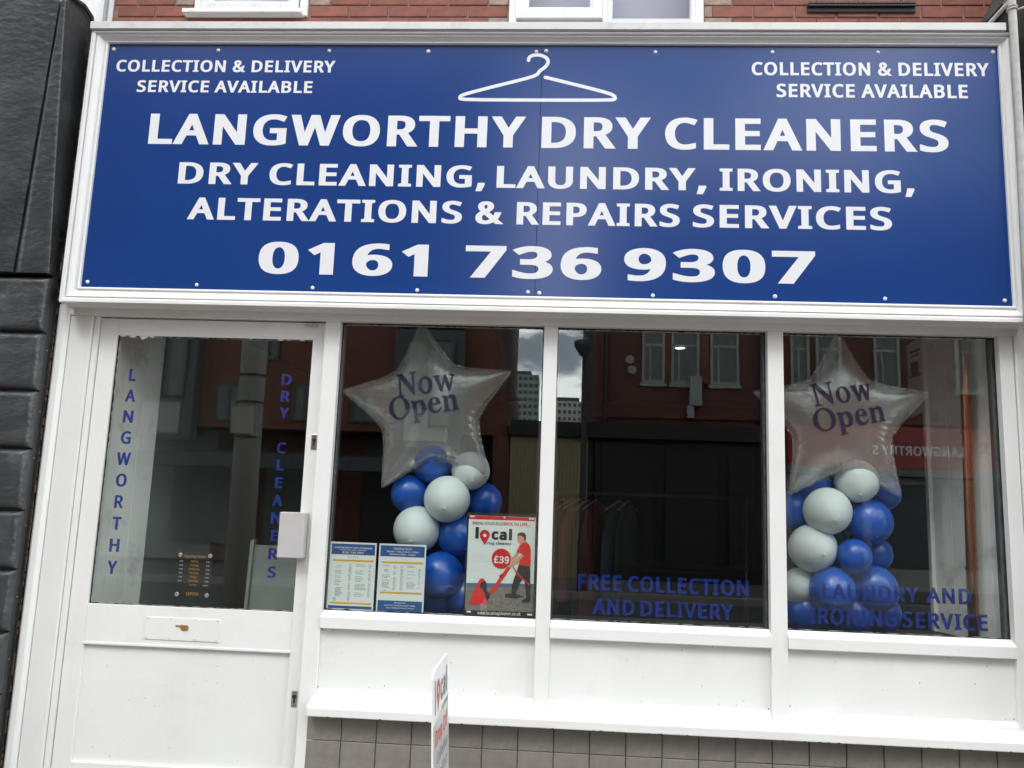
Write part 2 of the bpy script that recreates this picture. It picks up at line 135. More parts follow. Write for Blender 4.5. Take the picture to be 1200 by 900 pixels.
so = bpy.data.objects.new('sun', sl); C.objects.link(so)
sd = Vector((sin(SUN_AZ) * cos(SUN_EL), cos(SUN_AZ) * cos(SUN_EL), sin(SUN_EL)))
so.rotation_euler = sd.to_track_quat('Z', 'Y').to_euler()
so.location = (0, -3, 20)
# ------------------------------------------------------------------ materials
MATS = {}
def mat(name, col, rough=.5, metal=0., var=.0, vscale=6., bump=0., bscale=40., spec=.5, coat=0., emit=None, dirt=None, dscale=3., rand=0., bdist=.004, bstretch=None, alpha=None, coatr=.05):
    """principled with noise mottling (var), bump, per-object variation (rand), dirt colour patches"""
    m = bpy.data.materials.new(name); m.use_nodes = True
    t = m.node_tree; p = t.nodes['Principled BSDF']; l = t.links.new
    p.inputs['Roughness'].default_value = rough; p.inputs['Metallic'].default_value = metal
    p.inputs['Specular IOR Level'].default_value = spec
    p.inputs['Coat Weight'].default_value = coat; p.inputs['Coat Roughness'].default_value = coatr
    p.inputs['Base Color'].default_value = (*col, 1)
    tc = N(t, 'ShaderNodeTexCoord'); src = None
    if var or dirt:
        n = N(t, 'ShaderNodeTexNoise'); n.inputs['Scale'].default_value = vscale; n.inputs['Detail'].default_value = 6
        l(tc.outputs['Object'], n.inputs['Vector'])
        mr = N(t, 'ShaderNodeMapRange'); mr.inputs[1].default_value = .3; mr.inputs[2].default_value = .7
        mr.inputs[3].default_value = 1 - var; mr.inputs[4].default_value = 1 + var * .6
        l(n.outputs[0], mr.inputs[0])
        mu = N(t, 'ShaderNodeVectorMath', operation='SCALE'); mu.inputs[0].default_value = col
        l(mr.outputs[0], mu.inputs['Scale']); src = mu.outputs[0]
    if rand:
        oi = N(t, 'ShaderNodeObjectInfo')
        mr = N(t, 'ShaderNodeMapRange'); mr.inputs[3].default_value = 1 - rand; mr.inputs[4].default_value = 1 + rand
        l(oi.outputs['Random'], mr.inputs[0])
        mu = N(t, 'ShaderNodeVectorMath', operation='SCALE'); mu.inputs[0].default_value = col
        if src: l(src, mu.inputs[0])
        l(mr.outputs[0], mu.inputs['Scale']); src = mu.outputs[0]
    if dirt:
        n = N(t, 'ShaderNodeTexNoise'); n.inputs['Scale'].default_value = dscale; n.inputs['Detail'].default_value = 10; n.inputs['Roughness'].default_value = .7
        l(tc.outputs['Object'], n.inputs['Vector'])
        r = N(t, 'ShaderNodeValToRGB'); r.color_ramp.elements[0].position = .55; r.color_ramp.elements[1].position = .78
        l(n.outputs[0], r.inputs[0])
        x = N(t, 'ShaderNodeMix', data_type='RGBA'); x.inputs[7].default_value = (*dirt, 1); x.inputs[6].default_value = (*col, 1)
        l(r.outputs[0], x.inputs[0])
        if src: l(src, x.inputs[6])
        src = x.outputs[2]
    if src: l(src, p.inputs['Base Color'])
    if bump:
        n = N(t, 'ShaderNodeTexNoise'); n.inputs['Scale'].default_value = bscale; n.inputs['Detail'].default_value = 5
        if bstretch:
            q = N(t, 'ShaderNodeMapping'); q.inputs['Scale'].default_value = bstretch
            l(tc.outputs['Object'], q.inputs[0]); l(q.outputs[0], n.inputs['Vector'])
        else: l(tc.outputs['Object'], n.inputs['Vector'])
        b = N(t, 'ShaderNodeBump'); b.inputs['Strength'].default_value = min(1, bump); b.inputs['Distance'].default_value = bdist
        l(n.outputs[0], b.inputs['Height']); l(b.outputs[0], p.inputs['Normal'])
    if emit:
        p.inputs['Emission Color'].default_value = (*col, 1); p.inputs['Emission Strength'].default_value = emit
    MATS[name] = m
    return m
def glass(name, r0, tint=(.965, .98, .97), wave=.0):
    m = bpy.data.materials.new(name); m.use_nodes = True; t = m.node_tree; t.nodes.clear(); l = t.links.new
    o = N(t, 'ShaderNodeOutputMaterial'); tr = N(t, 'ShaderNodeBsdfTransparent'); tr.inputs[0].default_value = (*tint, 1)
    g = N(t, 'ShaderNodeBsdfGlossy'); g.inputs['Roughness'].default_value = 0.0; g.inputs['Color'].default_value = (.97, 1, .99, 1)
    lw = N(t, 'ShaderNodeLayerWeight'); lw.inputs[0].default_value = .5
    pw = N(t, 'ShaderNodeMath', operation='POWER'); pw.inputs[1].default_value = 5
    ma = N(t, 'ShaderNodeMath', operation='MULTIPLY_ADD'); ma.inputs[1].default_value = 1 - r0; ma.inputs[2].default_value = r0
    x = N(t, 'ShaderNodeMixShader')
    l(lw.outputs['Facing'], pw.inputs[0]); l(pw.outputs[0], ma.inputs[0]); l(ma.outputs[0], x.inputs[0])
    l(tr.outputs[0], x.inputs[1]); l(g.outputs[0], x.inputs[2]); l(x.outputs[0], o.inputs[0])
    if wave:
        tc = N(t, 'ShaderNodeTexCoord'); n = N(t, 'ShaderNodeTexNoise'); n.inputs['Scale'].default_value = 2.2; n.inputs['Detail'].default_value = 1
        l(tc.outputs['Object'], n.inputs['Vector'])
        b = N(t, 'ShaderNodeBump'); b.inputs['Strength'].default_value = wave; b.inputs['Distance'].default_value = .002
        l(n.outputs[0], b.inputs['Height']); l(b.outputs[0], g.inputs['Normal'])
    MATS[name] = m
    return m
white = mat('white_gloss_paint', (.755, .765, .75), .38, var=.04, vscale=2.5, bump=.22, bscale=30, bstretch=(1, 1, .12), dirt=(.69, .68, .64), dscale=3)
whiteh = mat('white_paint_brushed_across', (.755, .765, .75), .38, var=.04, vscale=2.5, bump=.22, bscale=30, bstretch=(.12, 1, 1), dirt=(.69, .68, .64), dscale=3)
alu = mat('white_aluminium_trim', (.70, .71, .71), .28, var=.03, vscale=5, bump=.03, dirt=(.62, .62, .60), dscale=6, bstretch=(.3, 1, 1))
flash = mat('grey_white_flashing', (.60, .61, .61), .35, var=.06, dirt=(.45, .44, .42), dscale=7)
upvc = mat('white_plastic_window_frame', (.72, .73, .73), .3, dirt=(.55, .54, .5), dscale=12)
signblue = mat('blue_sign_panel', (.004, .040, .195), .2, var=.05, vscale=2, spec=.46, bump=.35, bscale=1.3, dirt=(.006, .044, .20), dscale=2.5)
signwhite = mat('white_vinyl_letters', (.70, .72, .75), .35)
vinyl = mat('blue_vinyl_letters', (.006, .022, .19), .5, spec=.2)
vinyld = mat('bright_blue_vinyl_letters', (.008, .032, .26), .45, spec=.3)
black = mat('black_gloss_masonry_paint', (.034, .040, .044), .38, var=.35, vscale=5, bump=.6, bdist=.010, bscale=24, bstretch=(.7, 1, 1.3), dirt=(.07, .074, .076), dscale=5, spec=.55)
blackplain = mat('black_trim', (.014, .014, .015), .35, var=.2, dirt=(.06, .055, .05), dscale=20)
gasketm = mat('black_glazing_putty', (.012, .012, .012), .6)
brickm = mat('red_brick', (.225, .078, .054), .8, var=.25, vscale=14, bump=.7, bscale=60, rand=.14, dirt=(.15, .07, .055), dscale=7)
brickpale = mat('repaired_brick', (.30, .22, .18), .85, var=.3, vscale=20, bump=.8, bscale=60, rand=.1)
mortar = mat('mortar', (.27, .17, .14), .9, var=.3, vscale=30, bump=.6, bscale=90)
tilem = mat('brown_grey_wall_tile', (.215, .198, .174), .42, var=.16, vscale=16, bump=.25, bscale=50, rand=.07, dirt=(.20, .17, .14), dscale=14)
groutm = mat('tile_grout', (.14, .125, .105), .9)
render = mat('white_render_paint', (.78, .80, .82), .7, var=.05, bump=.3)
stone = mat('dark_grey_painted_stone', (.05, .055, .052), .55, var=.3, vscale=9, bump=.6, bscale=30, dirt=(.12, .11, .09), dscale=5)
rust = mat('ochre_sealant', (.10, .065, .035), .8, var=.5, vscale=30)
pipem = mat('pale_grey_painted_pipe', (.42, .42, .40), .4, var=.15, vscale=20, dirt=(.25, .22, .18), dscale=18)
steel = mat('brushed_steel', (.55, .53, .5), .3, metal=1.)
brass = mat('brass', (.62, .36, .10), .35, metal=.8)
darkmetal = mat('dark_metal', (.03, .03, .03), .5, metal=.4)
lockgrey = mat('grey_painted_metal', (.47, .46, .46), .4, var=.04)
pane = glass('window_glass', RZ, wave=.10)
paneup = glass('upstairs_glass', .045, (.9, .9, .92))
curtain = mat('pale_net_curtain', (.62, .62, .68), .9)
foil = mat('clear_pearly_film', (.50, .51, .49), .22, metal=.4, spec=.6, bump=.14, bscale=7)
def see_through(m, clear):
    """thin film: part of the light passes straight through"""
    t = m.node_tree; p = t.nodes['Principled BSDF']; o = [n for n in t.nodes if n.type == 'OUTPUT_MATERIAL'][0]
    tr = N(t, 'ShaderNodeBsdfTransparent'); lw = N(t, 'ShaderNodeLayerWeight'); lw.inputs[0].default_value = .5
    mr = N(t, 'ShaderNodeMapRange'); mr.inputs[3].default_value = clear; mr.inputs[4].default_value = clear * .25
    x = N(t, 'ShaderNodeMixShader'); t.links.new(lw.outputs['Facing'], mr.inputs[0]); t.links.new(mr.outputs[0], x.inputs[0])
    t.links.new(p.outputs[0], x.inputs[1]); t.links.new(tr.outputs[0], x.inputs[2]); t.links.new(x.outputs[0], o.inputs[0])
see_through(foil, .68)
foil_ink = mat('navy_print', (.010, .011, .05), .6, spec=.2)
bblue = mat('blue_balloon_rubber', (.003, .078, .42), .30, var=.06, vscale=4, spec=.55, coat=.15, coatr=.35)
bwhite = mat('white_balloon_rubber', (.62, .69, .69), .45, spec=.35)
ribbonm = mat('dark_balloon_string', (.1, .1, .12), .6)
board = mat('white_painted_boards', (.86, .87, .83), .55, var=.06, dirt=(.42, .40, .35), dscale=4)
copper = mat('copper_pipe', (.42, .16, .07), .32, metal=.85, var=.15)
dark = mat('dark_shaded_interior', (.022, .021, .020), .8, var=.1)  # gloom of the deep room put into the colour of grey walls
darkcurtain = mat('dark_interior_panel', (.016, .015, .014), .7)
greenish = mat('grey_green_interior_wall', (.24, .27, .255), .7, var=.08)
paper = mat('white_paper', (.72, .78, .76), .6)
pblue = mat('poster_blue', (.02, .085, .27), .5)
pyellow = mat('poster_yellow', (.70, .43, .02), .5)
pink = mat('print_grey', (.20, .22, .23), .6)
pdark = mat('print_black', (.02, .02, .022), .6)
pred = mat('print_red', (.55, .022, .02), .5)
pwhite = mat('print_white', (.75, .76, .75), .5)
pskin = mat('print_skin', (.50, .26, .17), .5)
phair = mat('print_hair', (.05, .03, .02), .6)
pfloor = mat('print_carpet', (.20, .18, .15), .7, var=.3, vscale=60)
pwallblue = mat('print_skirting_blue', (.08, .14, .26), .6)
plaquem = mat('black_plaque', (.02, .017, .013), .3)
gold = mat('gold_print', (.45, .27, .07), .5)
asphalt = mat('asphalt', (.05, .05, .05), .9, var=.2, bump=.5, bscale=120)
paving = mat('paving_slab', (.20, .19, .18), .85, var=.2, vscale=5, bump=.3, rand=.06)
farpave = mat('dark_tarmac_pavement', (.085, .085, .083), .9, var=.2)
kerbm = mat('kerb_stone', (.28, .27, .25), .85, var=.2)
concrete = mat('grey_concrete', (.27, .27, .25), .8, var=.15)
slate = mat('slate_grey_cladding', (.055, .065, .07), .6)
skirt = mat('weathered_notice', (.50, .46, .38), .6)
signred = mat('red_shop_sign', (.30, .025, .026), .4)
tanrib = mat('tan_shutter', (.33, .26, .15), .6, var=.1)
darkshop = mat('dark_shopfront_paint', (.012, .014, .013), .4)
palegrey = mat('pale_grey_shopfront', (.30, .325, .31), .6, var=.1)
towerm = mat('tower_concrete', (.60, .62, .58), .8)
towergreen = mat('tower_green_cladding', (.30, .38, .35), .7)
skinm = mat('skin', (.40, .20, .14), .5)
coatm = mat('dark_jacket', (.018, .012, .013), .8)
trou = mat('dark_trousers', (.015, .016, .02), .8)
hairm = mat('dark_hair', (.02, .014, .01), .6)
winfarm = mat('grey_blinds', (.13, .15, .145), .7)
lampglow = mat('ceiling_lamp_glow', (1., .97, .9), .5, emit=6.)
def brick_texture(name, a, b, scale=1.0):
    m = bpy.data.materials.new(name); m.use_nodes = True; t = m.node_tree; p = t.nodes['Principled BSDF']; l = t.links.new
    tc = N(t, 'ShaderNodeTexCoord'); q = N(t, 'ShaderNodeMapping'); q.inputs['Rotation'].default_value = (pi / 2, 0, 0)
    k = N(t, 'ShaderNodeTexBrick'); k.inputs['Color1'].default_value = (*a, 1); k.inputs['Color2'].default_value = (*b, 1); k.inputs['Mortar'].default_value = (.12, .08, .07, 1)
    k.inputs['Scale'].default_value = 1.0; k.inputs['Brick Width'].default_value = .225; k.inputs['Row Height'].default_value = .075; k.inputs['Mortar Size'].default_value = .006
    l(tc.outputs['Object'], q.inputs[0]); l(q.outputs[0], k.inputs['Vector']); l(k.outputs[0], p.inputs['Base Color']); p.inputs['Roughness'].default_value = .85
    return m
brickL = brick_texture('russet_brick_face', (.17, .055, .028), (.13, .04, .022))
brickR = brick_texture('dark_red_brick_face', (.125, .040, .030), (.09, .028, .022))
# ------------------------------------------------------------------ object helpers
BASE = {}
def thing(name, label, cat, base=(0, 0, 0), group=None):
    o = bpy.data.objects.new(name, None); C.objects.link(o); o.location = base; o.empty_display_size = .1
    o['label'] = label; o['category'] = cat
    if group: o['group'] = group
    BASE[o] = Vector(base)
    return o
def link(o, parent=None, label=None, cat=None, group=None, kind=None):
    C.objects.link(o)
    if parent: o.parent = parent
    if label: o['label'] = label
    if cat: o['category'] = cat
    if group: o['group'] = group
    if kind: o['kind'] = kind
    return o
class MB:
    def __init__(s): s.v = []; s.f = []
    def add(s, v, f):
        n = len(s.v); s.v += [tuple(p) for p in v]; s.f += [tuple(i + n for i in q) for q in f]; return s
    def box(s, x0, x1, y0, y1, z0, z1):
        return s.add([(x0, y0, z0), (x1, y0, z0), (x1, y1, z0), (x0, y1, z0), (x0, y0, z1), (x1, y0, z1), (x1, y1, z1), (x0, y1, z1)],
                     [(0, 3, 2, 1), (4, 5, 6, 7), (0, 1, 5, 4), (1, 2, 6, 5), (2, 3, 7, 6), (3, 0, 4, 7)])
    def quad(s, x0, x1, y, z0, z1):
        return s.add([(x0, y, z0), (x1, y, z0), (x1, y, z1), (x0, y, z1)], [(0, 1, 2, 3)])
    def prism(s, pts, ax, a, b):
        """closed polygon pts (in the two other axes) extruded along ax from a to b"""
        def P(p, w):
            return (w, p[0], p[1]) if ax == 'x' else ((p[0], w, p[1]) if ax == 'y' else (p[0], p[1], w))
        n = len(pts); v = [P(p, a) for p in pts] + [P(p, b) for p in pts]
        f = [(i, (i + 1) % n, (i + 1) % n + n, i + n) for i in range(n)]
        tri = tessellate_polygon([[Vector((p[0], p[1], 0)) for p in pts]])
        f += [t for t in tri] + [tuple(i + n for i in reversed(t)) for t in tri]
        return s.add(v, f)
    def loft(s, a, b, close=False):
        n = len(a); f = [(i, i + 1, i + 1 + n, i + n) for i in range(n - 1)]
        if close: f.append((n - 1, 0, n, 2 * n - 1))
        return s.add(list(a) + list(b), f)
    def tube(s, pts, r, seg=12, caps=True):
        pts = [Vector(p) for p in pts]; rs = r if isinstance(r, (list, tuple)) else [r] * len(pts); rings = []
        up = None
        for i, p in enumerate(pts):
            d = (pts[min(i + 1, len(pts) - 1)] - pts[max(i - 1, 0)]).normalized()
            if up is None: up = Vector((0, 0, 1)) if abs(d.z) < .9 else Vector((1, 0, 0))
            a = d.cross(up).normalized(); b = a.cross(d).normalized(); up = b
            rings.append([p + (a * cos(2 * pi * k / seg) + b * sin(2 * pi * k / seg)) * rs[i] for k in range(seg)])
        n0 = len(s.v)
        for rg in rings: s.v += [tuple(q) for q in rg]
        for i in range(len(rings) - 1):
            for k in range(seg):
                a = n0 + i * seg + k; b = n0 + i * seg + (k + 1) % seg
                s.f.append((a, b, b + seg, a + seg))
        if caps:
            s.f.append(tuple(n0 + k for k in reversed(range(seg)))); s.f.append(tuple(n0 + (len(rings) - 1) * seg + k for k in range(seg)))
        return s
    def lathe(s, c, prof, seg=20, axis='z'):
        """prof: list of (radius, height) about centre c along axis"""
        c = Vector(c); n0 = len(s.v)
        for r, h in prof:
            for k in range(seg):
                a, b = r * cos(2 * pi * k / seg), r * sin(2 * pi * k / seg)
                v = {'z': (a, b, h), 'y': (a, h, b), 'x': (h, a, b)}[axis]
                s.v.append(tuple(c + Vector(v)))
        for i in range(len(prof) - 1):
            for k in range(seg):
                a = n0 + i * seg + k; b = n0 + i * seg + (k + 1) % seg
                s.f.append((a, b, b + seg, a + seg))
        s.f.append(tuple(n0 + k for k in reversed(range(seg)))); s.f.append(tuple(n0 + (len(prof) - 1) * seg + k for k in range(seg)))
        return s
    def mesh(s, name, m, off=(0, 0, 0), smooth=False):
        me = bpy.data.meshes.new(name); o = Vector(off)
        me.from_pydata([tuple(Vector(p) - o) for p in s.v], [], s.f)
        import bmesh
        bm = bmesh.new(); bm.from_mesh(me)
        if not getattr(s, 'keep', False): bmesh.ops.recalc_face_normals(bm, faces=bm.faces)
        bm.to_mesh(me); bm.free()
        if smooth:
            for p in me.polygons: p.use_smooth = True
        me.materials.append(m)
        return me
    def build(s, name, m, parent=None, smooth=False, bevel=0., label=None, cat=None, group=None, kind=None):
        root = parent
        off = BASE.get(root, Vector((0, 0, 0)))
        o = bpy.data.objects.new(name, s.mesh(name, m, off, smooth)); link(o, parent, label, cat, group, kind)
        BASE[o] = off
        if bevel:
            b = o.modifiers.new('edge', 'BEVEL'); b.width = bevel; b.segments = 2; b.limit_method = 'ANGLE'; b.angle_limit = radians(40)
        return o
def mb(): return MB()
def flat():
    m = MB(); m.keep = True; return m
# ------------------------------------------------------------------ lettering
GLYPHS = {}
for ln in GL.split('\n'):
    if not ln: continue
    ch, rest = ln[0], ln[1:]
    adv, lp = rest.split(';')
    GLYPHS[ch] = (int(adv), [[(int(q[i]), int(q[i + 1])) for i in range(0, len(q), 2)] for q in (l.split() for l in lp.split('|') if l)])
def simplify(loop, tol):
    def rdp(P):
        if len(P) < 3: return P
        a, b = P[0], P[-1]; l = math.hypot(b[0] - a[0], b[1] - a[1]) or 1e-9
        ds = [abs((p[0] - a[0]) * (b[1] - a[1]) - (p[1] - a[1]) * (b[0] - a[0])) / l if l > 1e-6 else math.hypot(p[0] - a[0], p[1] - a[1]) for p in P[1:-1]]
        k = max(range(len(ds)), key=ds.__getitem__)
        if ds[k] < tol: return [a, b]
        return rdp(P[:k + 2])[:-1] + rdp(P[k + 1:])
    k = max(range(len(loop)), key=lambda i: math.hypot(loop[i][0] - loop[0][0], loop[i][1] - loop[0][1]))
    return rdp(loop[:k + 1])[:-1] + rdp(loop[k:] + [loop[0]])[:-1]
def grow(loop, ox, oz):
    n = len(loop); E = []
    for i in range(n):
        a, b = loop[i], loop[(i + 1) % n]
        dx, dy = b[0] - a[0], b[1] - a[1]; l = math.hypot(dx, dy) or 1
        nx, ny = -dy / l, dx / l; d = math.sqrt((ox * nx) ** 2 + (oz * ny) ** 2)
        E.append(((a[0] + nx * d, a[1] + ny * d), (b[0] + nx * d, b[1] + ny * d), (dx / l, dy / l)))
    for _ in range(40):
        n = len(E); V = []
        for i in range(n):
            p, q = E[i - 1], E[i]; cr = p[2][0] * q[2][1] - p[2][1] * q[2][0]
            if abs(cr) < .12: V.append(((p[1][0] + q[0][0]) / 2, (p[1][1] + q[0][1]) / 2))
            else:
                t = ((q[0][0] - p[0][0]) * q[2][1] - (q[0][1] - p[0][1]) * q[2][0]) / cr
                V.append((p[0][0] + p[2][0] * t, p[0][1] + p[2][1] * t))
        bad = [((V[(i + 1) % n][0] - V[i][0]) * E[i][2][0] + (V[(i + 1) % n][1] - V[i][1]) * E[i][2][1], i) for i in range(n)]
        w = min(bad)
        if w[0] >= -.5 or n <= 4: return V
        E.pop(w[1])
    return V
CACHE = {}
def glyph(ch, ox, oz):
    k = (ch, ox, oz)
    if k not in CACHE:
        loops = []
        for l in GLYPHS[ch][1]:
            c = [l[0]]
            for p in l[1:]:
                if math.hypot(p[0] - c[-1][0], p[1] - c[-1][1]) > 1.5: c.append(p)
            if math.hypot(c[0][0] - c[-1][0], c[0][1] - c[-1][1]) < 1.5: c.pop()
            if ch in 'AWNMVYKwvykx7': c = simplify(c, 13)
            loops.append(grow(c, ox, oz) if ox else c)
        pts = [p for l in loops for p in l]
        tri = tessellate_polygon([[Vector((p[0], p[1], 0)) for p in l] for l in loops]) if loops else []
        CACHE[k] = (pts, tri)
    return CACHE[k]
def layout(txt, ox=0, oz=0, track=0):
    v, f, x = [], [], 0
    for ch in txt:
        if ch == ' ': x += 205 + ox; continue
        pts, tri = glyph(ch, ox, oz)
        n = len(v); v += [(p[0] + x, p[1]) for p in pts]; f += [tuple(i + n for i in t) for t in tri]
        x += GLYPHS[ch][0] + 2 * ox + track
    return v, f
def put_text(m, txt, x0, x1, z0, z1, y, ox=38, oz=20, track=0, fn=None, shear=0.):
    """one word or line fitted in the rectangle x0..x1, baseline z0, cap height up to z1"""
    v, f = layout(txt, ox, oz, track)
    a = min(p[0] for p in v); b = max(p[0] for p in v); lo, hi = -oz, 573 + oz
    def P(p):
        u = (p[0] - a) / (b - a); w = (p[1] - lo) / (hi - lo)
        x = x0 + u * (x1 - x0) + shear * w * (z1 - z0); z = z0 + w * (z1 - z0)
        return fn(x, z) if fn else (x, y, z)
    m.add([P(p) for p in v], [t if tri_up(v, t) else tuple(reversed(t)) for t in f])
    return m
def tri_up(v, t):
    a, b, c = (v[i] for i in t)
    return (b[0] - a[0]) * (c[1] - a[1]) - (b[1] - a[1]) * (c[0] - a[0]) > 0
def put_poly(m, loops, y, fn=None):
    v = [p for l in loops for p in l]
    tri = tessellate_polygon([[Vector((p[0], p[1], 0)) for p in l] for l in loops])
    m.add([fn(*p) if fn else (p[0], y, p[1]) for p in v], [t if tri_up(v, t) else tuple(reversed(t)) for t in tri])
    return m
def ribbon(pts, w):
    """outline of a round-ended stroke"""
    n = len(pts); Lf, Rt = [], []
    for i in range(n):
        if i == 0: d = (pts[1][0] - pts[0][0], pts[1][1] - pts[0][1])
        elif i == n - 1: d = (pts[-1][0] - pts[-2][0], pts[-1][1] - pts[-2][1])
        else:
            a = (pts[i][0] - pts[i - 1][0], pts[i][1] - pts[i - 1][1]); b = (pts[i + 1][0] - pts[i][0], pts[i + 1][1] - pts[i][1])
            la, lb = math.hypot(*a), math.hypot(*b); d = (a[0] / la + b[0] / lb, a[1] / la + b[1] / lb)
        l = math.hypot(*d) or 1; nx, ny = -d[1] / l * w / 2, d[0] / l * w / 2
        Lf.append((pts[i][0] + nx, pts[i][1] + ny)); Rt.append((pts[i][0] - nx, pts[i][1] - ny))
    def cap(c, d):
        a0 = math.atan2(d[1], d[0]); return [(c[0] + cos(a0 + pi / 2 - pi * k / 5) * w / 2, c[1] + sin(a0 + pi / 2 - pi * k / 5) * w / 2) for k in range(1, 5)]
    e = cap(pts[-1], (pts[-1][0] - pts[-2][0], pts[-1][1] - pts[-2][1])); s_ = cap(pts[0], (pts[0][0] - pts[1][0], pts[0][1] - pts[1][1]))
    return Lf + e + Rt[::-1] + s_
def disc(cx, cz, r, n=16): return [(cx + r * cos(2 * pi * k / n), cz + r * sin(2 * pi * k / n)) for k in range(n)]
# ================================================================== GROUND
mb().box(-20, 20, -6.0, .0, -.3, -.002).build('pavement', mortar, kind='structure')
pv = bpy.data.objects['pavement']
slabm = None
for i in range(-7, 9):
    for j in range(0, 7):
        if slabm is None:
            slabm = mb().box(0, .592, 0, .592, -.03, .012).mesh('paving_slab', paving)
        o = bpy.data.objects.new('paving_slab', slabm); link(o, pv); o.location = (i * .6 - .3 + (.3 if j % 2 else 0), -.64 - j * .6 - .6 + .6, 0)
mb().box(-20, 20, -6.15, -6.0, -.3, .012).build('kerb', kerbm, kind='structure')
mb().box(-60, 60, -11, -6.15, -.3, -.12).build('road', asphalt, kind='structure')
mb().box(-20, 20, -14.2, -11.15, -.3, 0).build('far_pavement', farpave, kind='structure')
mb().box(-20, 20, -11.15, -11.0, -.3, .012).build('far_kerb', kerbm, kind='structure')
g = mb().box(-1500, 1500, -1500, 1500, -.45, -.32).build('ground', asphalt, kind='structure')

# ================================================================== SHOPFRONT
sf = thing('shopfront', 'white painted timber shopfront with three glazed windows and a half glazed door', 'shopfront', (0, 0, 0))
ZT, ZB = 2.506, 1.039                       # window opening
WIN = [(-1.132, -.070), (.001, 1.060), (1.139, 2.195)]
mb().box(-2.66, 2.42, 0, .10, 2.506, 2.70).build('head_board', whiteh, sf, bevel=.002)
for a, b, n in ((-1.213, -1.132, 'mullion'), (-.070, .001, 'mullion'), (1.060, 1.139, 'mullion'), (2.195, 2.262, 'mullion')):
    mb().box(a, b, -.001 if n else 0, .095, .60 if a > -1.2 else 0.0, 2.5055).build('mullion', white, sf, bevel=.003)
mb().box(2.266, 2.345, -.012, .095, 0.0, 2.5055).build('corner_post', white, sf, bevel=.004)
mb().box(-2.592, -2.470, .004, .10, 0.0, 2.5055).build('corner_post', white, sf, bevel=.004)
mb().prism([(-2.653, .02), (-2.653, -.012), (-2.640, -.022), (-2.612, -.016), (-2.596, .0), (-2.594, .02)], 'z', 0, 2.56).build('post_moulding', white, sf, bevel=.002)
mb().box(-2.467, -2.440, .016, .10, 0.0, 2.5055).build('door_jamb', white, sf, bevel=.002)
# hairline cracks between the boards of the post are real gaps; dark filler behind them
mb().box(-2.60, -2.43, .05, .07, 0, 2.5).build('gap_backing', gasketm, sf)
for a, b in WIN:
    # rail below the glass: sloping bead and flat face
    mb().prism([(.09, 1.038), (.04, 1.038), (.03, 1.0385), (-.006, 1.014), (-.010, 1.010), (-.010, .958), (-.006, .955), (.09, .955)], 'x', a - .0 + .0005, b - .0005).build('window_rail', whiteh, sf, bevel=.0015)
    p = mb().box(a + .0005, b - .0005, .024, .05, .64, .9545).build('panel', whiteh, sf)
    mb().prism([(.024, .668), (.018, .666), (.004, .648), (.0, .63), (.06, .63), (.06, .668)], 'x', a + .0005, b - .0005).build('panel_bead', whiteh, sf, bevel=.0015)
# continuous sill
mb().prism([(.08, .634), (.003, .634), (-.004, .632), (-.076, .602), (-.080, .598), (-.080, .562), (-.077, .559), (.08, .559)], 'x', -1.150, 2.345).build('sill', whiteh, sf, bevel=.002)
# glass, putty and lettering
def jag(m, x0, x1, z0, z1, y, side, lo, hi, n):
    """uneven strip of putty along one edge of an opening"""
    pts = []
    for k in range(n + 1):
        t = k / n; w = lo + (hi - lo) * random.random() ** 2
        if side == 't': pts.append((x0 + (x1 - x0) * t, z1 - w))
        elif side == 'b': pts.append((x0 + (x1 - x0) * t, z0 + w))
        elif side == 'l': pts.append((x0 + w, z0 + (z1 - z0) * t))
        else: pts.append((x1 - w, z0 + (z1 - z0) * t))
    if side == 't': lp = pts + [(x1, z1 + .002), (x0, z1 + .002)]
    elif side == 'b': lp = pts + [(x1, z0 - .002), (x0, z0 - .002)]
    elif side == 'l': lp = pts + [(x0 - .002, z1), (x0 - .002, z0)]
    else: lp = pts + [(x1 + .002, z1), (x1 + .002, z0)]
    m.prism(lp, 'y', y, y + .004)
def gasket(parent, x0, x1, z0, z1, y, big=.010):
    m = mb()
    for s, lo, hi, n in (('t', .006, big, 90), ('b', .002, .008, 60), ('l', .003, .006, 60), ('r', .004, .009, 60)):
        jag(m, x0, x1, z0, z1, y + {'t': 0, 'b': .0007, 'l': .0014, 'r': .0021}[s], s, lo, hi, n)
    m.build('glazing_putty', gasketm, parent)
GY = .045
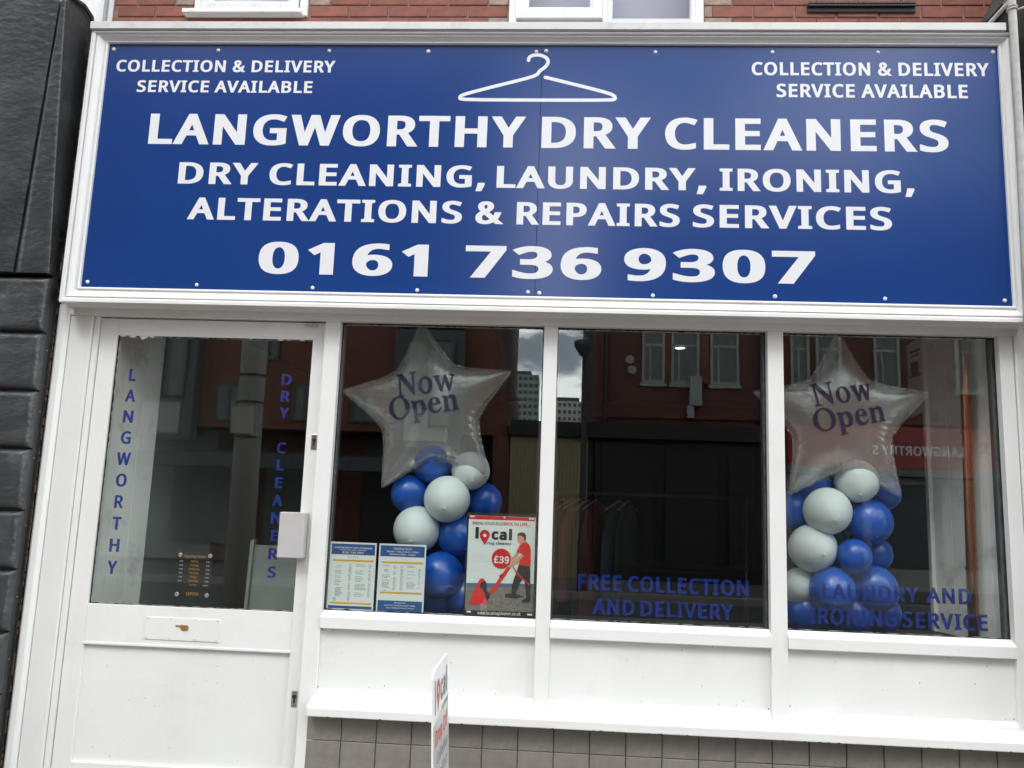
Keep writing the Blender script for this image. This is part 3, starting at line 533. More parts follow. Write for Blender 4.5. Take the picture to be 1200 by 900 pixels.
for k, (a, b) in enumerate(WIN):
    w = mb().box(a, b, GY, GY + .004, ZB - .003, ZT + .003).build('window_pane', pane, sf)
    gasket(w, a, b, ZB, ZT, GY - .006)
    mb().box(a - .0, a + .010, GY + .006, GY + .05, ZB, ZT).build('inner_window_bar', slate, w)
    mb().box(b - .014, b, GY + .006, GY + .05, ZB, ZT).build('inner_window_bar', slate, w)
    VY = GY + .0065
    if k == 1:
        m = flat(); put_text(m, 'FREE', .134, .349, 1.187, 1.262, VY); put_text(m, 'COLLECTION', .378, .968, 1.187, 1.262, VY)
        m.build('window_lettering', vinyl, w, label='blue lettering reading FREE COLLECTION')
        m = flat(); put_text(m, 'AND', .207, .414, 1.072, 1.145, VY); put_text(m, 'DELIVERY', .443, .893, 1.072, 1.145, VY)
        m.build('window_lettering', vinyl, w, label='blue lettering reading AND DELIVERY')
    if k == 2:
        m = flat(); put_text(m, 'LAUNDRY', 1.322, 1.780, 1.191, 1.264, VY); put_text(m, 'AND', 1.815, 2.028, 1.191, 1.264, VY)
        m.build('window_lettering', vinyl, w, label='blue lettering reading LAUNDRY AND')
        m = flat(); put_text(m, 'IRONING', 1.258, 1.673, 1.071, 1.146, VY); put_text(m, 'SERVICE', 1.699, 2.098, 1.071, 1.146, VY)
        m.build('window_lettering', vinyl, w, label='blue lettering reading IRONING SERVICE')
# small stray bits of old tape and putty on the glass top edges
# door (hinged on the left)
DX0, DX1, DZ0, DZ1 = -2.436, -1.217, .12, 2.500
gx0, gx1, gz0, gz1 = -2.341, -1.283, 1.021, 2.409
dy0, dy1 = .030, .078
dm = mb()
dm.box(DX0, gx0, dy0, dy1, DZ0, DZ1).box(gx1, DX1, dy0, dy1, DZ0, DZ1)
dm.box(gx0 + .0005, gx1 - .0005, dy0 + .0006, dy1, gz1, DZ1).box(gx0 + .0005, gx1 - .0005, dy0 + .0006, dy1, .822, gz0).box(gx0 + .0005, gx1 - .0005, dy0 + .0006, dy1, DZ0, .262)
door = dm.build('door', white, sf, bevel=.002, label='white door, glass above and a blank panel below')
mb().box(gx0, gx1, dy0 + .016, dy0 + .03, .262, .822).build('door_panel', white, door)
mb().prism([(dy0 + .002, .822), (dy0 - .003, .824), (dy0 - .003, .834), (dy0 + .002, .836)], 'x', gx0 - .004, gx1 + .004).build('panel_bead', whiteh, door)
dg = mb().box(gx0 - .002, gx1 + .002, dy0 + .018, dy0 + .022, gz0 - .002, gz1 + .002).build('door_glass', pane, door)
m = mb()
for s, lo, hi, n in (('t', .002, .007, 80), ('b', .002, .006, 60), ('l', .004, .010, 60), ('r', .003, .006, 60)):
    jag(m, gx0, gx1, gz0, gz1, dy0 + .010 + {'t': 0, 'b': .0007, 'l': .0014, 'r': .0021}[s], s, lo, hi, n)
m.build('glazing_putty', gasketm, door)
# flakes of white paint left along the top of the glass
m = mb()
for cx, wd, dp in ((-2.315, .03, .012), (-2.262, .045, .018), (-2.20, .05, .022), (-2.155, .03, .016), (-1.46, .035, .012), (-1.415, .02, .01), (-1.34, .03, .008), (-1.62, .02, .006)):
    pts = [(cx - wd / 2, gz1 + .002)] + [(cx - wd / 2 + wd * t / 6, gz1 - dp * random.uniform(.4, 1.0) * sin(pi * (t + .3) / 6.6)) for t in range(7)] + [(cx + wd / 2, gz1 + .002)]
    m.prism(pts, 'y', dy0 + .0065, dy0 + .0095)
m.build('paint_flake', white, door)
VY = dy0 + .0245
m = flat()
for k, ch in enumerate('LANGWORTHY'):
    zc = 2.2005 - .1111 * k; hw = {'L': .020, 'W': .040, 'O': .030, 'N': .029, 'A': .031, 'G': .028, 'H': .028, 'Y': .028, 'T': .025, 'R': .025}[ch]
    put_text(m, ch, -2.249 - hw * .95, -2.249 + hw * .95, zc - .033, zc + .033, VY)
m.build('window_lettering', vinyld, door, label='blue letters down the left side reading LANGWORTHY')
m = flat(); zz = [2.198, 2.110, 2.022, 1.840, 1.751, 1.660, 1.569, 1.481, 1.392, 1.300, 1.209]
for zc, ch in zip(zz, 'DRYCLEANERS'):
    hw = {'D': .027, 'R': .024, 'Y': .025, 'C': .023, 'L': .018, 'E': .019, 'A': .027, 'N': .026, 'S': .021}[ch]
    put_text(m, ch, -1.415 - hw, -1.415 + hw, zc - .028, zc + .028, VY)
m.build('window_lettering', vinyld, door, label='blue letters down the right side reading DRY CLEANERS')
lp = mb().box(-2.032, -1.646, dy0 - .0035, dy0 + .001, .860, .968).build('letter_plate', white, door, bevel=.001)
m = mb()
for sx in (-2.02, -1.90, -1.77, -1.66):
    for sz in (.867, .962): m.lathe((sx, dy0 - .0035, sz), [(.0032, .001), (.0032, -.0008), (.001, -.0012)], 8, 'y')
m.build('plate_screw', steel, door)
# brass pointing hand on the plate
m = mb()
m.prism([(-1.874, .929), (-1.872, .934), (-1.848, .934), (-1.843, .938), (-1.836, .934), (-1.815, .936), (-1.807, .930), (-1.808, .912), (-1.836, .908), (-1.846, .915), (-1.846, .926), (-1.868, .9265)], 'y', dy0 - .0065, dy0 - .003)
for q in (-1.838, -1.830, -1.822): m.box(q, q + .003, dy0 - .0085, dy0 - .006, .911, .925)
m.build('brass_hand', brass, door)
for x, z, h in ((-1.238, 1.873, .040), (-1.244, .609, .038)):
    l_ = mb().box(x - .015, x + .015, dy0 - .003, dy0 + .001, z - h, z + h).build('lock_plate', steel, door, bevel=.0015)
    m = mb().lathe((x, dy0 - .003, z + .012), [(.010, .001), (.010, -.004), (.006, -.005)], 14, 'y').box(x - .003, x + .003, dy0 - .009, dy0 - .003, z - .018, z + .002)
    m.lathe((x, dy0 - .003, z + h - .008), [(.003, .001), (.003, -.001)], 8, 'y').lathe((x, dy0 - .003, z - h + .008), [(.003, .001), (.003, -.001)], 8, 'y')
    m.build('lock_cylinder', darkmetal, door)
lb = mb().box(-1.364, -1.236, -.040, dy0, 1.290, 1.514).build('lock_cover', lockgrey, door, bevel=.004)
mb().box(-1.33, -1.262, dy0 - .012, dy0 - .001, 2.478, 2.492).build('closer_arm', lockgrey, door)
mb().box(-2.44, -1.213, -.02, .12, 0, .112).build('threshold', stone, sf, bevel=.004)
m = mb(); rs_ = random.Random(3)
for k in range(46):
    a, b = WIN[k % 3]; x = rs_.uniform(a + .01, b - .01); z = rs_.choice([rs_.uniform(.67, .95), rs_.uniform(.93, .952), rs_.uniform(.668, .69)]); q = rs_.uniform(.0012, .0028)
    m.prism([(x - q, z), (x - q * .3, z - q), (x + q, z - q * .2), (x + q * .4, z + q)], 'y', .0232, .0245)
for x, z in ((-1.128, .672), (-1.125, .945), (-.09, .66), (1.145, .945), (1.15, .69), (2.18, .68), (-.08, .95), (1.05, .672)): m.prism([(x - .003, z), (x, z - .003), (x + .003, z), (x, z + .004)], 'y', .0225, .0245)
m.build('paint_speck', gasketm, sf, kind='stuff')
m = mb()
for k in range(26):
    x = rs_.uniform(-2.34, -1.30); z = rs_.uniform(.28, .80); q = rs_.uniform(.001, .0026)
    m.prism([(x - q, z), (x - q * .3, z - q), (x + q, z - q * .2), (x + q * .4, z + q)], 'y', dy0 + .0153, dy0 + .0163)
m.build('paint_speck', gasketm, door, kind='stuff')
m = mb()   # chipped lower edge of the sill showing bare timber
for k in range(34):
    x = rs_.uniform(-1.13, 2.3); w_ = rs_.uniform(.004, .022); h_ = rs_.uniform(.0015, .004)
    m.prism([(x, .5605), (x + w_, .5605), (x + w_ * .7, .5605 + h_), (x + w_ * .3, .5605 + h_ * .7)], 'y', -.0808, -.079)
m.build('paint_chip', stone, sf, kind='stuff')
# tiled plinth
pl = mb().box(-1.213, 2.345, .010, .15, 0, .5585).build('tiled_plinth', groutm, sf)
tm = MB(); tw = .1705; g_ = .0016
x0, x1, z0, z1, c = g_, tw - g_, g_, tw - g_, .003
tm.add([(x0, .012, z0), (x1, .012, z0), (x1, .012, z1), (x0, .012, z1), (x0, -.001, z0), (x1, -.001, z0), (x1, -.001, z1), (x0, -.001, z1), (x0 + c, -.004, z0 + c), (x1 - c, -.004, z0 + c), (x1 - c, -.004, z1 - c), (x0 + c, -.004, z1 - c)],
       [(0, 1, 5, 4), (1, 2, 6, 5), (2, 3, 7, 6), (3, 0, 4, 7), (4, 5, 9, 8), (5, 6, 10, 9), (6, 7, 11, 10), (7, 4, 8, 11), (8, 9, 10, 11)])
tme = tm.mesh('tile', tilem)
def tile_at(x, z, me):
    o = bpy.data.objects.new('tile', me); link(o, pl); o.location = (x, random.uniform(-.0006, .0006), z); o.rotation_euler = (random.uniform(-.003, .003), 0, random.uniform(-.003, .003))
for r in range(3):
    for k in range(20):
        tile_at(-1.163 + k * .1708, .433 - tw - r * tw + .0, tme)
tm2 = MB(); tm2.v = [(p[0], p[1], p[2] * .72) for p in tm.v]; tm2.f = tm.f
tme2 = tm2.mesh('tile', tilem)
for k in range(20): tile_at(-1.163 + k * .1708, .433, tme2)
for r in range(3):
    pass

# ================================================================== SIGN
sg = thing('shop_sign', 'long blue shop sign in a white moulded frame above the windows', 'shop sign', (0, -.08, 2.637))
SX0, SX1, SZ0, SZ1 = -2.503, 2.226, 2.637, 4.016; SY = -.080
mb().box(SX0 - .004, -.1235, SY, SY + .004, SZ0 - .004, SZ1 + .004).build('sign_panel', signblue, sg)
mb().box(-.1205, SX1 + .004, SY - .0006, SY + .004, SZ0 - .004, SZ1 + .004).build('sign_panel', signblue, sg)
mb().box(-2.50, 2.23, SY + .005, .24, 2.64, 4.02).build('backing_box', gasketm, sg)
TY = SY - .0016
def words(lst, z0, z1, ox=38, oz=20, label=None):
    for w, a, b in lst:
        wd = bpy.data.objects.new('sign_lettering', None); link(wd, sg, label='white lettering reading ' + w); BASE[wd] = BASE[sg]; wd.empty_display_size = .05
        full, _ = layout(w, ox, oz); lo_, hi_ = min(p[0] for p in full), max(p[0] for p in full); k_ = (b - a) / (hi_ - lo_); x_ = 0
        for ch in w:
            if ch == ' ': x_ += 205 + ox; continue
            gp, _ = glyph(ch, ox, oz); g0, g1 = min(p[0] for p in gp) + x_, max(p[0] for p in gp) + x_
            m = flat(); put_text(m, ch, a + (g0 - lo_) * k_, a + (g1 - lo_) * k_, z0, z1, TY, ox, oz); m.build('letter', signwhite, wd)
            x_ += GLYPHS[ch][0] + 2 * ox
def line3(txt, a, b, z0, z1, lab): words([(txt, a, b)], z0, z1, 34, 22, lab)
line3('COLLECTION & DELIVERY', -2.450, -1.235, 3.855, 3.923, 'upper left line reading COLLECTION & DELIVERY')
line3('SERVICE AVAILABLE', -2.321, -1.352, 3.736, 3.804, 'upper left line reading SERVICE AVAILABLE')
line3('COLLECTION & DELIVERY', .976, 2.180, 3.853, 3.926, 'upper right line reading COLLECTION & DELIVERY')
line3('SERVICE AVAILABLE', 1.102, 2.067, 3.731, 3.805, 'upper right line reading SERVICE AVAILABLE')
words([('LANGWORTHY', -2.226, -.196), ('DRY', -.112, .455), ('CLEANERS', .529, 1.959)], 3.438, 3.611, 40, 20, 'largest line reading LANGWORTHY DRY CLEANERS')
m = flat()
words([('DRY', -2.040, -1.610), ('CLEANING,', -1.546, -.399), ('LAUNDRY,', -.339, .741), ('IRONING,', .808, 1.781)], 3.216, 3.336, 38, 20, 'line reading DRY CLEANING, LAUNDRY, IRONING,')
words([('ALTERATIONS', -1.971, -.512), ('&', -.442, -.295), ('REPAIRS', -.228, .606), ('SERVICES', .672, 1.663)], 3.019, 3.140, 38, 20, 'line reading ALTERATIONS & REPAIRS SERVICES')
words([('0161', -1.566, -.676), ('736', -.484, .212), ('9307', .327, 1.280)], 2.732, 2.902, 46, 24, 'telephone number 0161 736 9307')
hg = [(-.194, 3.93), (-.192, 3.951), (-.162, 3.963), (-.124, 3.960), (-.095, 3.943), (-.087, 3.919), (-.104, 3.89), (-.137, 3.870), (-.143, 3.842), (-.338, 3.790), (-.533, 3.735), (-.552, 3.722), (-.553, 3.711), (-.532, 3.703), (.249, 3.706), (.268, 3.713), (.268, 3.727), (.241, 3.747), (-.102, 3.834)]
hg2 = []
for i in range(len(hg) - 1):
    for t in range(3): hg2.append((hg[i][0] + (hg[i + 1][0] - hg[i][0]) * t / 3, hg[i][1] + (hg[i + 1][1] - hg[i][1]) * t / 3))
hg2.append(hg[-1])
for _ in range(2):
    hg2 = [hg2[0]] + [((hg2[i - 1][0] + 2 * hg2[i][0] + hg2[i + 1][0]) / 4, (hg2[i - 1][1] + 2 * hg2[i][1] + hg2[i + 1][1]) / 4) for i in range(1, len(hg2) - 1)] + [hg2[-1]]
put_poly(flat(), [ribbon(hg2, .019)], TY).build('coat_hanger_logo', signwhite, sg)
sm = mb().lathe((0, 0, 0), [(.0105, .002), (.0105, -.002), (.008, -.005), (.004, -.0065), (.0005, -.007)], 12, 'y').mesh('sign_screw', signwhite, smooth=True)
for x, z in ((-2.476, 3.986), (-1.889, 3.982), (-1.274, 3.982), (-.734, 3.980), (-.154, 3.981), (-.102, 3.985), (.475, 3.981), (1.084, 3.983), (1.624, 3.984), (2.204, 3.987),
             (-2.471, 2.668), (-1.883, 2.664), (-1.270, 2.661), (-.725, 2.659), (-.157, 2.661), (-.099, 2.658), (.473, 2.657), (1.079, 2.665), (1.616, 2.665), (2.191, 2.668)):
    o = bpy.data.objects.new('screw', sm); link(o, sg); o.location = (x, TY + .0012 + .08, z - 2.637); o.scale = [random.uniform(.9, 1.05)] * 3
# frame: moulding swept along four sides with mitred corners
PR = [(0, SY + .002), (0, -.093), (.06, -.099), (.12, -.099), (.15, -.091), (.22, -.092), (.34, -.099), (.46, -.110), (.56, -.117), (.63, -.118), (.65, -.108), (.69, -.108), (.72, -.121), (.80, -.126), (.97, -.126), (1, -.122), (1, -.01), (.05, -.01)]
wl, wr, wt, wb = .083, .066, .054, .090
def cor(sx, sz, s): return ((SX0 - s * wl) if sx < 0 else (SX1 + s * wr), (SZ0 - s * wb) if sz < 0 else (SZ1 + s * wt))
for (a, b, nm) in (((-1, 1), (1, 1), alu), ((-1, -1), (1, -1), whiteh), ((-1, -1), (-1, 1), alu), ((1, -1), (1, 1), white)):
    A = [(cor(*a, s)[0], y, cor(*a, s)[1]) for s, y in PR]; B = [(cor(*b, s)[0], y, cor(*b, s)[1]) for s, y in PR]
    m = mb(); m.loft(A, B, True); m.build('frame_moulding', nm, sg)
mb().prism([(-.140, 4.074), (-.140, 4.114), (-.136, 4.117), (.245, 4.135), (.245, 4.071), (-.120, 4.071)], 'x', -2.588, 2.245).build('top_flashing', flash, sg, bevel=.001)
mb().box(-2.582, 2.285, -.10, .24, 2.5065 + .04, 2.5495).build('soffit', whiteh, sg)

# ================================================================== UPPER WALL
bb = thing('brick_building', 'red brick upper storey with two white framed windows above the sign', 'building', (0, .25, 0))
WA = (-2.213, -1.529, 4.398, 5.75); WB = (-.333, .786, 4.340, 5.75)
m = mb()
xs = [-2.72, WA[0], WA[1], WB[0], WB[1], 3.2]
m.box(-2.72, 3.2, .2565, .40, 2.91, 4.30)
for a, b, z0 in ((xs[0], xs[1], 4.30), (xs[2], xs[3], 4.30), (xs[4], xs[5], 4.30)): m.box(a, b, .2565, .40, z0, 5.75)
m.box(xs[1], xs[2], .2565, .40, 4.30, WA[2]); m.box(xs[3], xs[4], .2565, .40, 4.30, WB[2]); m.box(-2.72, 3.2, .2565, .40, 5.75, 7.6)
m.build('wall', mortar, bb)
def brick_mesh(L_, mt, h=.069):
    m = MB(); c = .003; d = .012
    m.add([(0, d, 0), (L_, d, 0), (L_, d, h), (0, d, h), (0, .003, 0), (L_, .003, 0), (L_, .003, h), (0, .003, h), (c, 0, c), (L_ - c, 0, c), (L_ - c, 0, h - c), (c, 0, h - c)],
          [(0, 1, 5, 4), (1, 2, 6, 5), (2, 3, 7, 6), (3, 0, 4, 7), (4, 5, 9, 8), (5, 6, 10, 9), (6, 7, 11, 10), (7, 4, 8, 11), (8, 9, 10, 11)])
    return m
BM = {}
def bm_(L_, mt):
    k = (round(L_, 2), mt.name)
    if k not in BM: BM[k] = brick_mesh(k[0] - .006, mt).mesh('brick', mt)
    return BM[k]
far_ = mb(); cnt = 0
for r in range(42):
    z = 4.323 - .075 + r * .075 + .003
    x = -2.72 + (.1175 if r % 2 else 0) + (-.235 if r % 2 == 0 else -.235) + .03
    while x < 3.2:
        segs = [(x, x + .235)]
        out = []
        for a, b in segs:
            a = max(a, -2.715); b = min(b, 3.2)
            for (w0, w1, wz, wz1) in (WA, WB):
                if z + .07 > wz and z < wz1:
                    if a >= w0 and b <= w1: a = b
                    elif a < w0 < b: b = w0 - .002 if w0 - a > b - w1 else b
                    elif a < w1 < b: a = w1 + .002
            if b - a > .04: out.append((a, b))
        for a, b in out:
            near = any(abs(a - w) < .12 or abs(b - w) < .12 for w in (WA[0], WA[1], WB[0], WB[1]))
            mt = brickpale if (near and b - a < .17 and random.random() < .7) else brickm
            if r < 9:
                o = bpy.data.objects.new('brick', bm_(b - a, mt)); link(o, bb); o.location = (a + .004, random.uniform(-.002, .0015), z); o.rotation_euler = (random.uniform(-.01, .01), random.uniform(-.004, .004), random.uniform(-.006, .006)); cnt += 1
            else:
                q = brick_mesh(b - a - .008, brickm); far_.add([(p[0] + a + .004, p[1] + .25, p[2] + z) for p in q.v], q.f)
        x += .235
far_.build('brickwork', brickm, bb, kind='stuff')
def sash(w, x0, x1, z0, z1, y0, th, fr, glassy=True, mt=upvc):
    """mitred frame of width fr with a sloped inner bead, plus pane"""
    prf = [(0, y0 + th), (0, y0), (.72, y0 - .004), (1, y0 + .012), (1, y0 + th)]
    m = mb()
    def c(sx, sz, s): return ((x0 + s * fr) if sx < 0 else (x1 - s * fr), (z0 + s * fr) if sz < 0 else (z1 - s * fr))
    for a, b in (((-1, 1), (1, 1)), ((-1, -1), (1, -1)), ((-1, -1), (-1, 1)), ((1, -1), (1, 1))):
        m.loft([(c(*a, s)[0], y, c(*a, s)[1]) for s, y in prf], [(c(*b, s)[0], y, c(*b, s)[1]) for s, y in prf], True)
    m.build('window_sash', mt, w)
    mb().box(x0 + fr, x1 - fr, y0 + .02, y0 + .024, z0 + fr, z1 - fr).build('window_pane', paneup, w)
for (a, b, z0, z1), kind in ((WA, 'a'), (WB, 'b')):
    w = mb().box(a, a + .045, .235, .33, z0, z1).box(b - .045, b, .235, .33, z0, z1).box(a + .045, b - .045, .236, .33, z0, z0 + (.052 if kind == 'a' else .02)).box(a + .045, b - .045, .236, .33, z1 - .05, z1).build('window', upvc, bb, bevel=.003)
    if kind == 'a':
        sash(w, a + .052, b - .052, z0 + .022, z1 - .05, .222, .04, .066)
        mb().prism([(.19, z0 - .006), (.19, z0 + .018), (.236, z0 + .024), (.25, z0 - .006)], 'x', a - .05, b - .02).build('window_sill', upvc, w, bevel=.002)
    else:
        sash(w, a + .042, .207, z0 + .038, z1 - .05, .222, .04, .072)
        mb().box(.209, .236, .232, .31, z0 + .02, z1 - .05).build('window_mullion', upvc, w)
        sash(w, .237, b - .045, z0 + .02, z1 - .05, .240, .03, .030)
    mb().box(a, b, .44, .45, z0 - .1, z1).build('curtain', curtain, w)
mb().box(-3.2, 3.2, .40, .42, 7.6, 7.7).build('coping', concrete, bb)
vg = thing('wall_vent', 'narrow black slotted vent in the brickwork above the sign', 'vent', (1.67, .24, 4.42))
mb().box(1.374, 1.974, .243, .256, 4.424, 4.481).build('vent_frame', darkmetal, vg)
for k in range(40): pass
mm = mb()
sl_ = mb().box(-.0035, .0035, -.022, .004, -.004, .005).mesh('vent_tooth', stone)
for k in range(44):
    o = bpy.data.objects.new('vent_tooth', sl_); link(o, vg); o.location = (1.382 + k * .0136 - 1.67, 0, 4.474 - 4.42)
mb().prism([(.25, 4.474), (.222, 4.462), (.222, 4.455), (.25, 4.462)], 'x', 1.376, 1.972).build('vent_hood', darkmetal, vg)
mb().box(1.376, 1.972, .238, .243, 4.428, 4.452).build('vent_slot', gasketm, vg)

# left neighbour: white rendered upper wall and black rusticated pilaster with console
nb = thing('neighbour_wall', 'white rendered upper wall beyond the black console', 'wall', (-4, .22, 0))
mb().box(-12, -2.722, .21, .40, 0, 7.6).build('render', render, nb)
mb().box(-2.74, -2.722, .19, .209, 4.0, 7.6).build('corner_bead', palegrey, nb)
ps = thing('black_pilaster', 'black painted stone pilaster of rough blocks topped by a leaning console', 'pilaster', (-3.2, -.1, 0))
zj = [0, .29, .59, .885, 1.186, 1.476, 1.786, 2.083, 2.387, 2.684]
mb().box(-3.9, -2.675, -.085, .205, 0, 2.684).build('pilaster_core', blackplain, ps)
for a, b in zip(zj[:-1], zj[1:]):
    for k, (xa, xb) in enumerate(((-3.9, -3.35), (-3.34, -2.662))):
        m = mb(); xa += .004; n = 26; rows = 14; v = []; f = []
        def knots(a_, b_, n_):
            w_ = .035; K = [a_, a_ + .004, a_ + .012, a_ + .024, a_ + w_]; E_ = [b_ - w_, b_ - .024, b_ - .012, b_ - .004, b_]
            c_ = n_ + 1 - 10; return K + [a_ + w_ + (b_ - a_ - 2 * w_) * (t + 1) / (c_ + 1) for t in range(c_)] + E_
        KX, KZ = knots(xa, xb, n), knots(a + .003, b - .004, rows)
        ph1, ph2 = random.uniform(0, 6), random.uniform(0, 6)
        for z in KZ:
            for x in KX:
                e = min(x - xa, xb - x, z - a - .003, b - .004 - z); t = max(0, 1 - e / .026)
                y = -.122 + .034 * t ** 2.4 + (1 - t) * (.0025 * sin(x * 31 + z * 14 + ph1) + .002 * sin(z * 47 - x * 9 + ph2) + random.uniform(-.0012, .0012))
                v.append((x, y, z))
        for jj in range(rows):
            for i in range(n): q = jj * (n + 1) + i; f.append((q, q + 1, q + n + 2, q + n + 1))
        m.add(v, f)
        ring = [j_ for j_ in range(n + 1)] + [(j_) * (n + 1) + n for j_ in range(1, rows + 1)] + [rows * (n + 1) + i for i in range(n - 1, -1, -1)] + [j_ * (n + 1) for j_ in range(rows - 1, 0, -1)]
        P = [v[q] for q in ring]; m.loft(P + [P[0]], [(p[0], -.02, p[2]) for p in P] + [(P[0][0], -.02, P[0][2])])
        m.build('stone_block', black, ps, smooth=True)
# console: leans out towards the top, bevelled margin on the right
def cf(z): t = (z - 2.70) / 1.45; return -.125 - .135 * t
m = mb(); nz_ = 24; nx_ = 8
for (xl, xr_, pr) in ((lambda z: -3.9, lambda z: -2.845 + .155 * (z - 2.74) / 1.42, .012), (lambda z: -2.835 + .155 * (z - 2.74) / 1.42, lambda z: -2.662, 0.0)):
    v = []; f = []
    for j in range(nz_ + 1):
        z = 2.70 + 1.46 * j / nz_
        for i in range(nx_ + 1):
            t = i / nx_; e = .010 if i in (0, nx_) else 0
            tt = {0: 0, nx_: 1}.get(i, .03 + .94 * (i - 1) / (nx_ - 2))
            v.append((xl(z) + (xr_(z) - xl(z)) * tt, cf(z) - pr + e + (random.uniform(-.0015, .0015)), z))
    for j in range(nz_):
        for i in range(nx_): q = j * (nx_ + 1) + i; f.append((q, q + 1, q + nx_ + 2, q + nx_ + 1))
    m.add(v, f)
m.build('console_face', black, ps, smooth=True)
m = mb()
side = [(cf(2.70) + .012, 2.70), (cf(4.16) + .012, 4.16), (-.20, 4.215), (-.12, 4.235), (-.04, 4.225), (.0, 4.18), (.02, 4.10), (.205, 4.10), (.205, 2.70)]
m.prism(side, 'x', -3.9, -2.668); m.build('console_body', black, ps)
# raised edge roll on the console's side and the trim strip down to the ground
rl = [(-2.655, -.215, 4.205), (-2.650, -.12, 4.222), (-2.646, -.05, 4.20), (-2.644, -.02, 4.12), (-2.644, -.015, 3.6), (-2.650, -.012, 3.0), (-2.656, -.012, 2.56)]
mb().tube(rl, .012, 8).build('edge_roll', blackplain, ps, smooth=True)
ts = mb().box(-2.6745, -2.6615, -.075, -.035, 0, 2.95).box(-2.6745, -2.658, -.034, .01, 0, 2.56).build('edge_strip', blackplain, ps, bevel=.001)
m = mb()
for z in (2.9, 2.62, 2.3, 1.98, 1.74, 1.4, 1.05, .75, .4): m.lathe((-2.6605, -.055, z), [(.003, -.001), (.003, .002)], 8, 'x')
m.build('strip_screw', steel, ps)
m = mb()
jr = [(-2.652, z) for z in [i * .04 for i in range(0, 100)]]
for i in range(99):
    z = .2 + i * .039
    if random.random() < .75: m.box(-2.657, -2.6535 + random.uniform(-.001, .0025) + (.064 if z > 2.56 else 0) * 1.0, -.028, -.022, z, z + random.uniform(.02, .039))
m.build('sealant', rust, ps, kind='stuff')

# right neighbour beyond the pier
nr = thing('neighbour_shop', 'plain brick neighbour beyond the dark stone pier', 'building', (6.5, .25, 0))
mb().box(3.21, 12, .26, .6, 2.9, 7.6).build('wall', brickL, nr)
mb().box(3.41, 12, .10, .6, 0, 2.3).build('shopfront', slate, nr); mb().box(3.41, 12, .0, .6, 2.31, 2.88).build('fascia', palegrey, nr)
for a in (3.6, 5.4, 7.2, 9.0): mb().box(a, a + 1.6, .06, .099, .6, 2.2).build('shop_window', darkshop, nr)
# right neighbour pier, pipe
rp = thing('stone_pier', 'dark grey stone pier behind the thin vertical pipe', 'pier', (2.7, 0, 0))
mb().box(2.352, 3.4, -.16, .205, 0, 4.30).build('pier_shaft', stone, rp, bevel=.006)
mb().prism([(2.30, 4.30), (3.4, 4.30), (3.4, 5.2), (2.75, 5.2)], 'y', -.02, .235).build('pier_shoulder', stone, rp)
m = mb()
for i in range(70):
    z = 2.62 + i * .024
    if random.random() < .85: m.box(2.3475, 2.3515, -.162 + random.uniform(0, .006), -.12, z, z + .024)
m.build('sealant', rust, rp, kind='stuff')
pp = thing('grey_pipe', 'thin pale grey vertical pipe running up past the blue sign', 'pipe', (2.262, -.16, 0))
mb().tube([(2.250, -.150, 2.30), (2.262, -.150, 2.9), (2.272, -.150, 3.6), (2.274, -.150, 4.2), (2.276, -.150, 5.2)], .0195, 16).build('pipe_run', pipem, pp, smooth=True)
mb().tube([(2.274, -.150, 4.235), (2.25, -.11, 4.21), (2.18, .10, 4.13), (2.12, .19, 4.04)], .012, 10).build('pipe_branch', pipem, pp, smooth=True)
m = mb().lathe((2.274, -.150, 4.185), [(.022, -.012), (.027, -.008), (.022, -.004), (.022, .004), (.027, .008), (.022, .012)], 14)
m.tube([(2.29, -.150, 4.175), (2.34, -.150, 4.195), (2.40, -.150, 4.20)], .007, 8)
m.build('pipe_clip', pipem, pp, smooth=True)
# ================================================================== INTERIOR
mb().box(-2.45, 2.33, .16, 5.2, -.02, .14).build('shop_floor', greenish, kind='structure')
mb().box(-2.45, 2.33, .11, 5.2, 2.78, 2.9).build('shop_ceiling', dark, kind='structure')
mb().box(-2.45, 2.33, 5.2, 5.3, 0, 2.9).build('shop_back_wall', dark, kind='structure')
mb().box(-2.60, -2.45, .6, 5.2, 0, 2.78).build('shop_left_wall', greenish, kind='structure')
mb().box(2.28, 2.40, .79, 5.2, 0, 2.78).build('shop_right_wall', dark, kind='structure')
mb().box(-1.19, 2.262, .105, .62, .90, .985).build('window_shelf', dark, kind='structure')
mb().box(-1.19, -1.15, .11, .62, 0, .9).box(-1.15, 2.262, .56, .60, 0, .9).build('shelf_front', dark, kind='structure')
bp = thing('board_lining', 'pale vertical boards lining the inside wall behind the copper pipe', 'wall panelling', (2.27, .1, 0))
def splay(parent, xa, ya, xb, yb, n, th, z0, z1, side):
    L_ = math.hypot(xb - xa, yb - ya); ux, uy = (xb - xa) / L_, (yb - ya) / L_; nx, ny = side * abs(uy), side * (-ux if uy > 0 else ux) * side
    for k in range(n):
        a, b = k * L_ / n + .002, (k + 1) * L_ / n - .002
        P = [(xa + ux * a, ya + uy * a), (xa + ux * b, ya + uy * b)]
        mb().prism([P[0], P[1], (P[1][0] + side * th, P[1][1]), (P[0][0] + side * th, P[0][1])], 'z', z0, z1).build('board', board, parent, bevel=.002)
splay(bp, 2.262, .106, 2.120, .60, 4, .03, .985, 2.775, 1)
mb().box(2.10, 2.30, .603, .64, .985, 2.775).build('end_trim', board, bp, bevel=.003)
lpn = thing('door_side_lining', 'pale vertical boards just inside the half glazed door', 'wall panelling', (-2.4, .1, 0))
splay(lpn, -2.42, .106, -2.315, .50, 3, .03, .14, 2.775, -1)
cp = thing('copper_pipe', 'upright copper pipe against pale boards inside the window', 'pipe', (2.21, .28, .985))
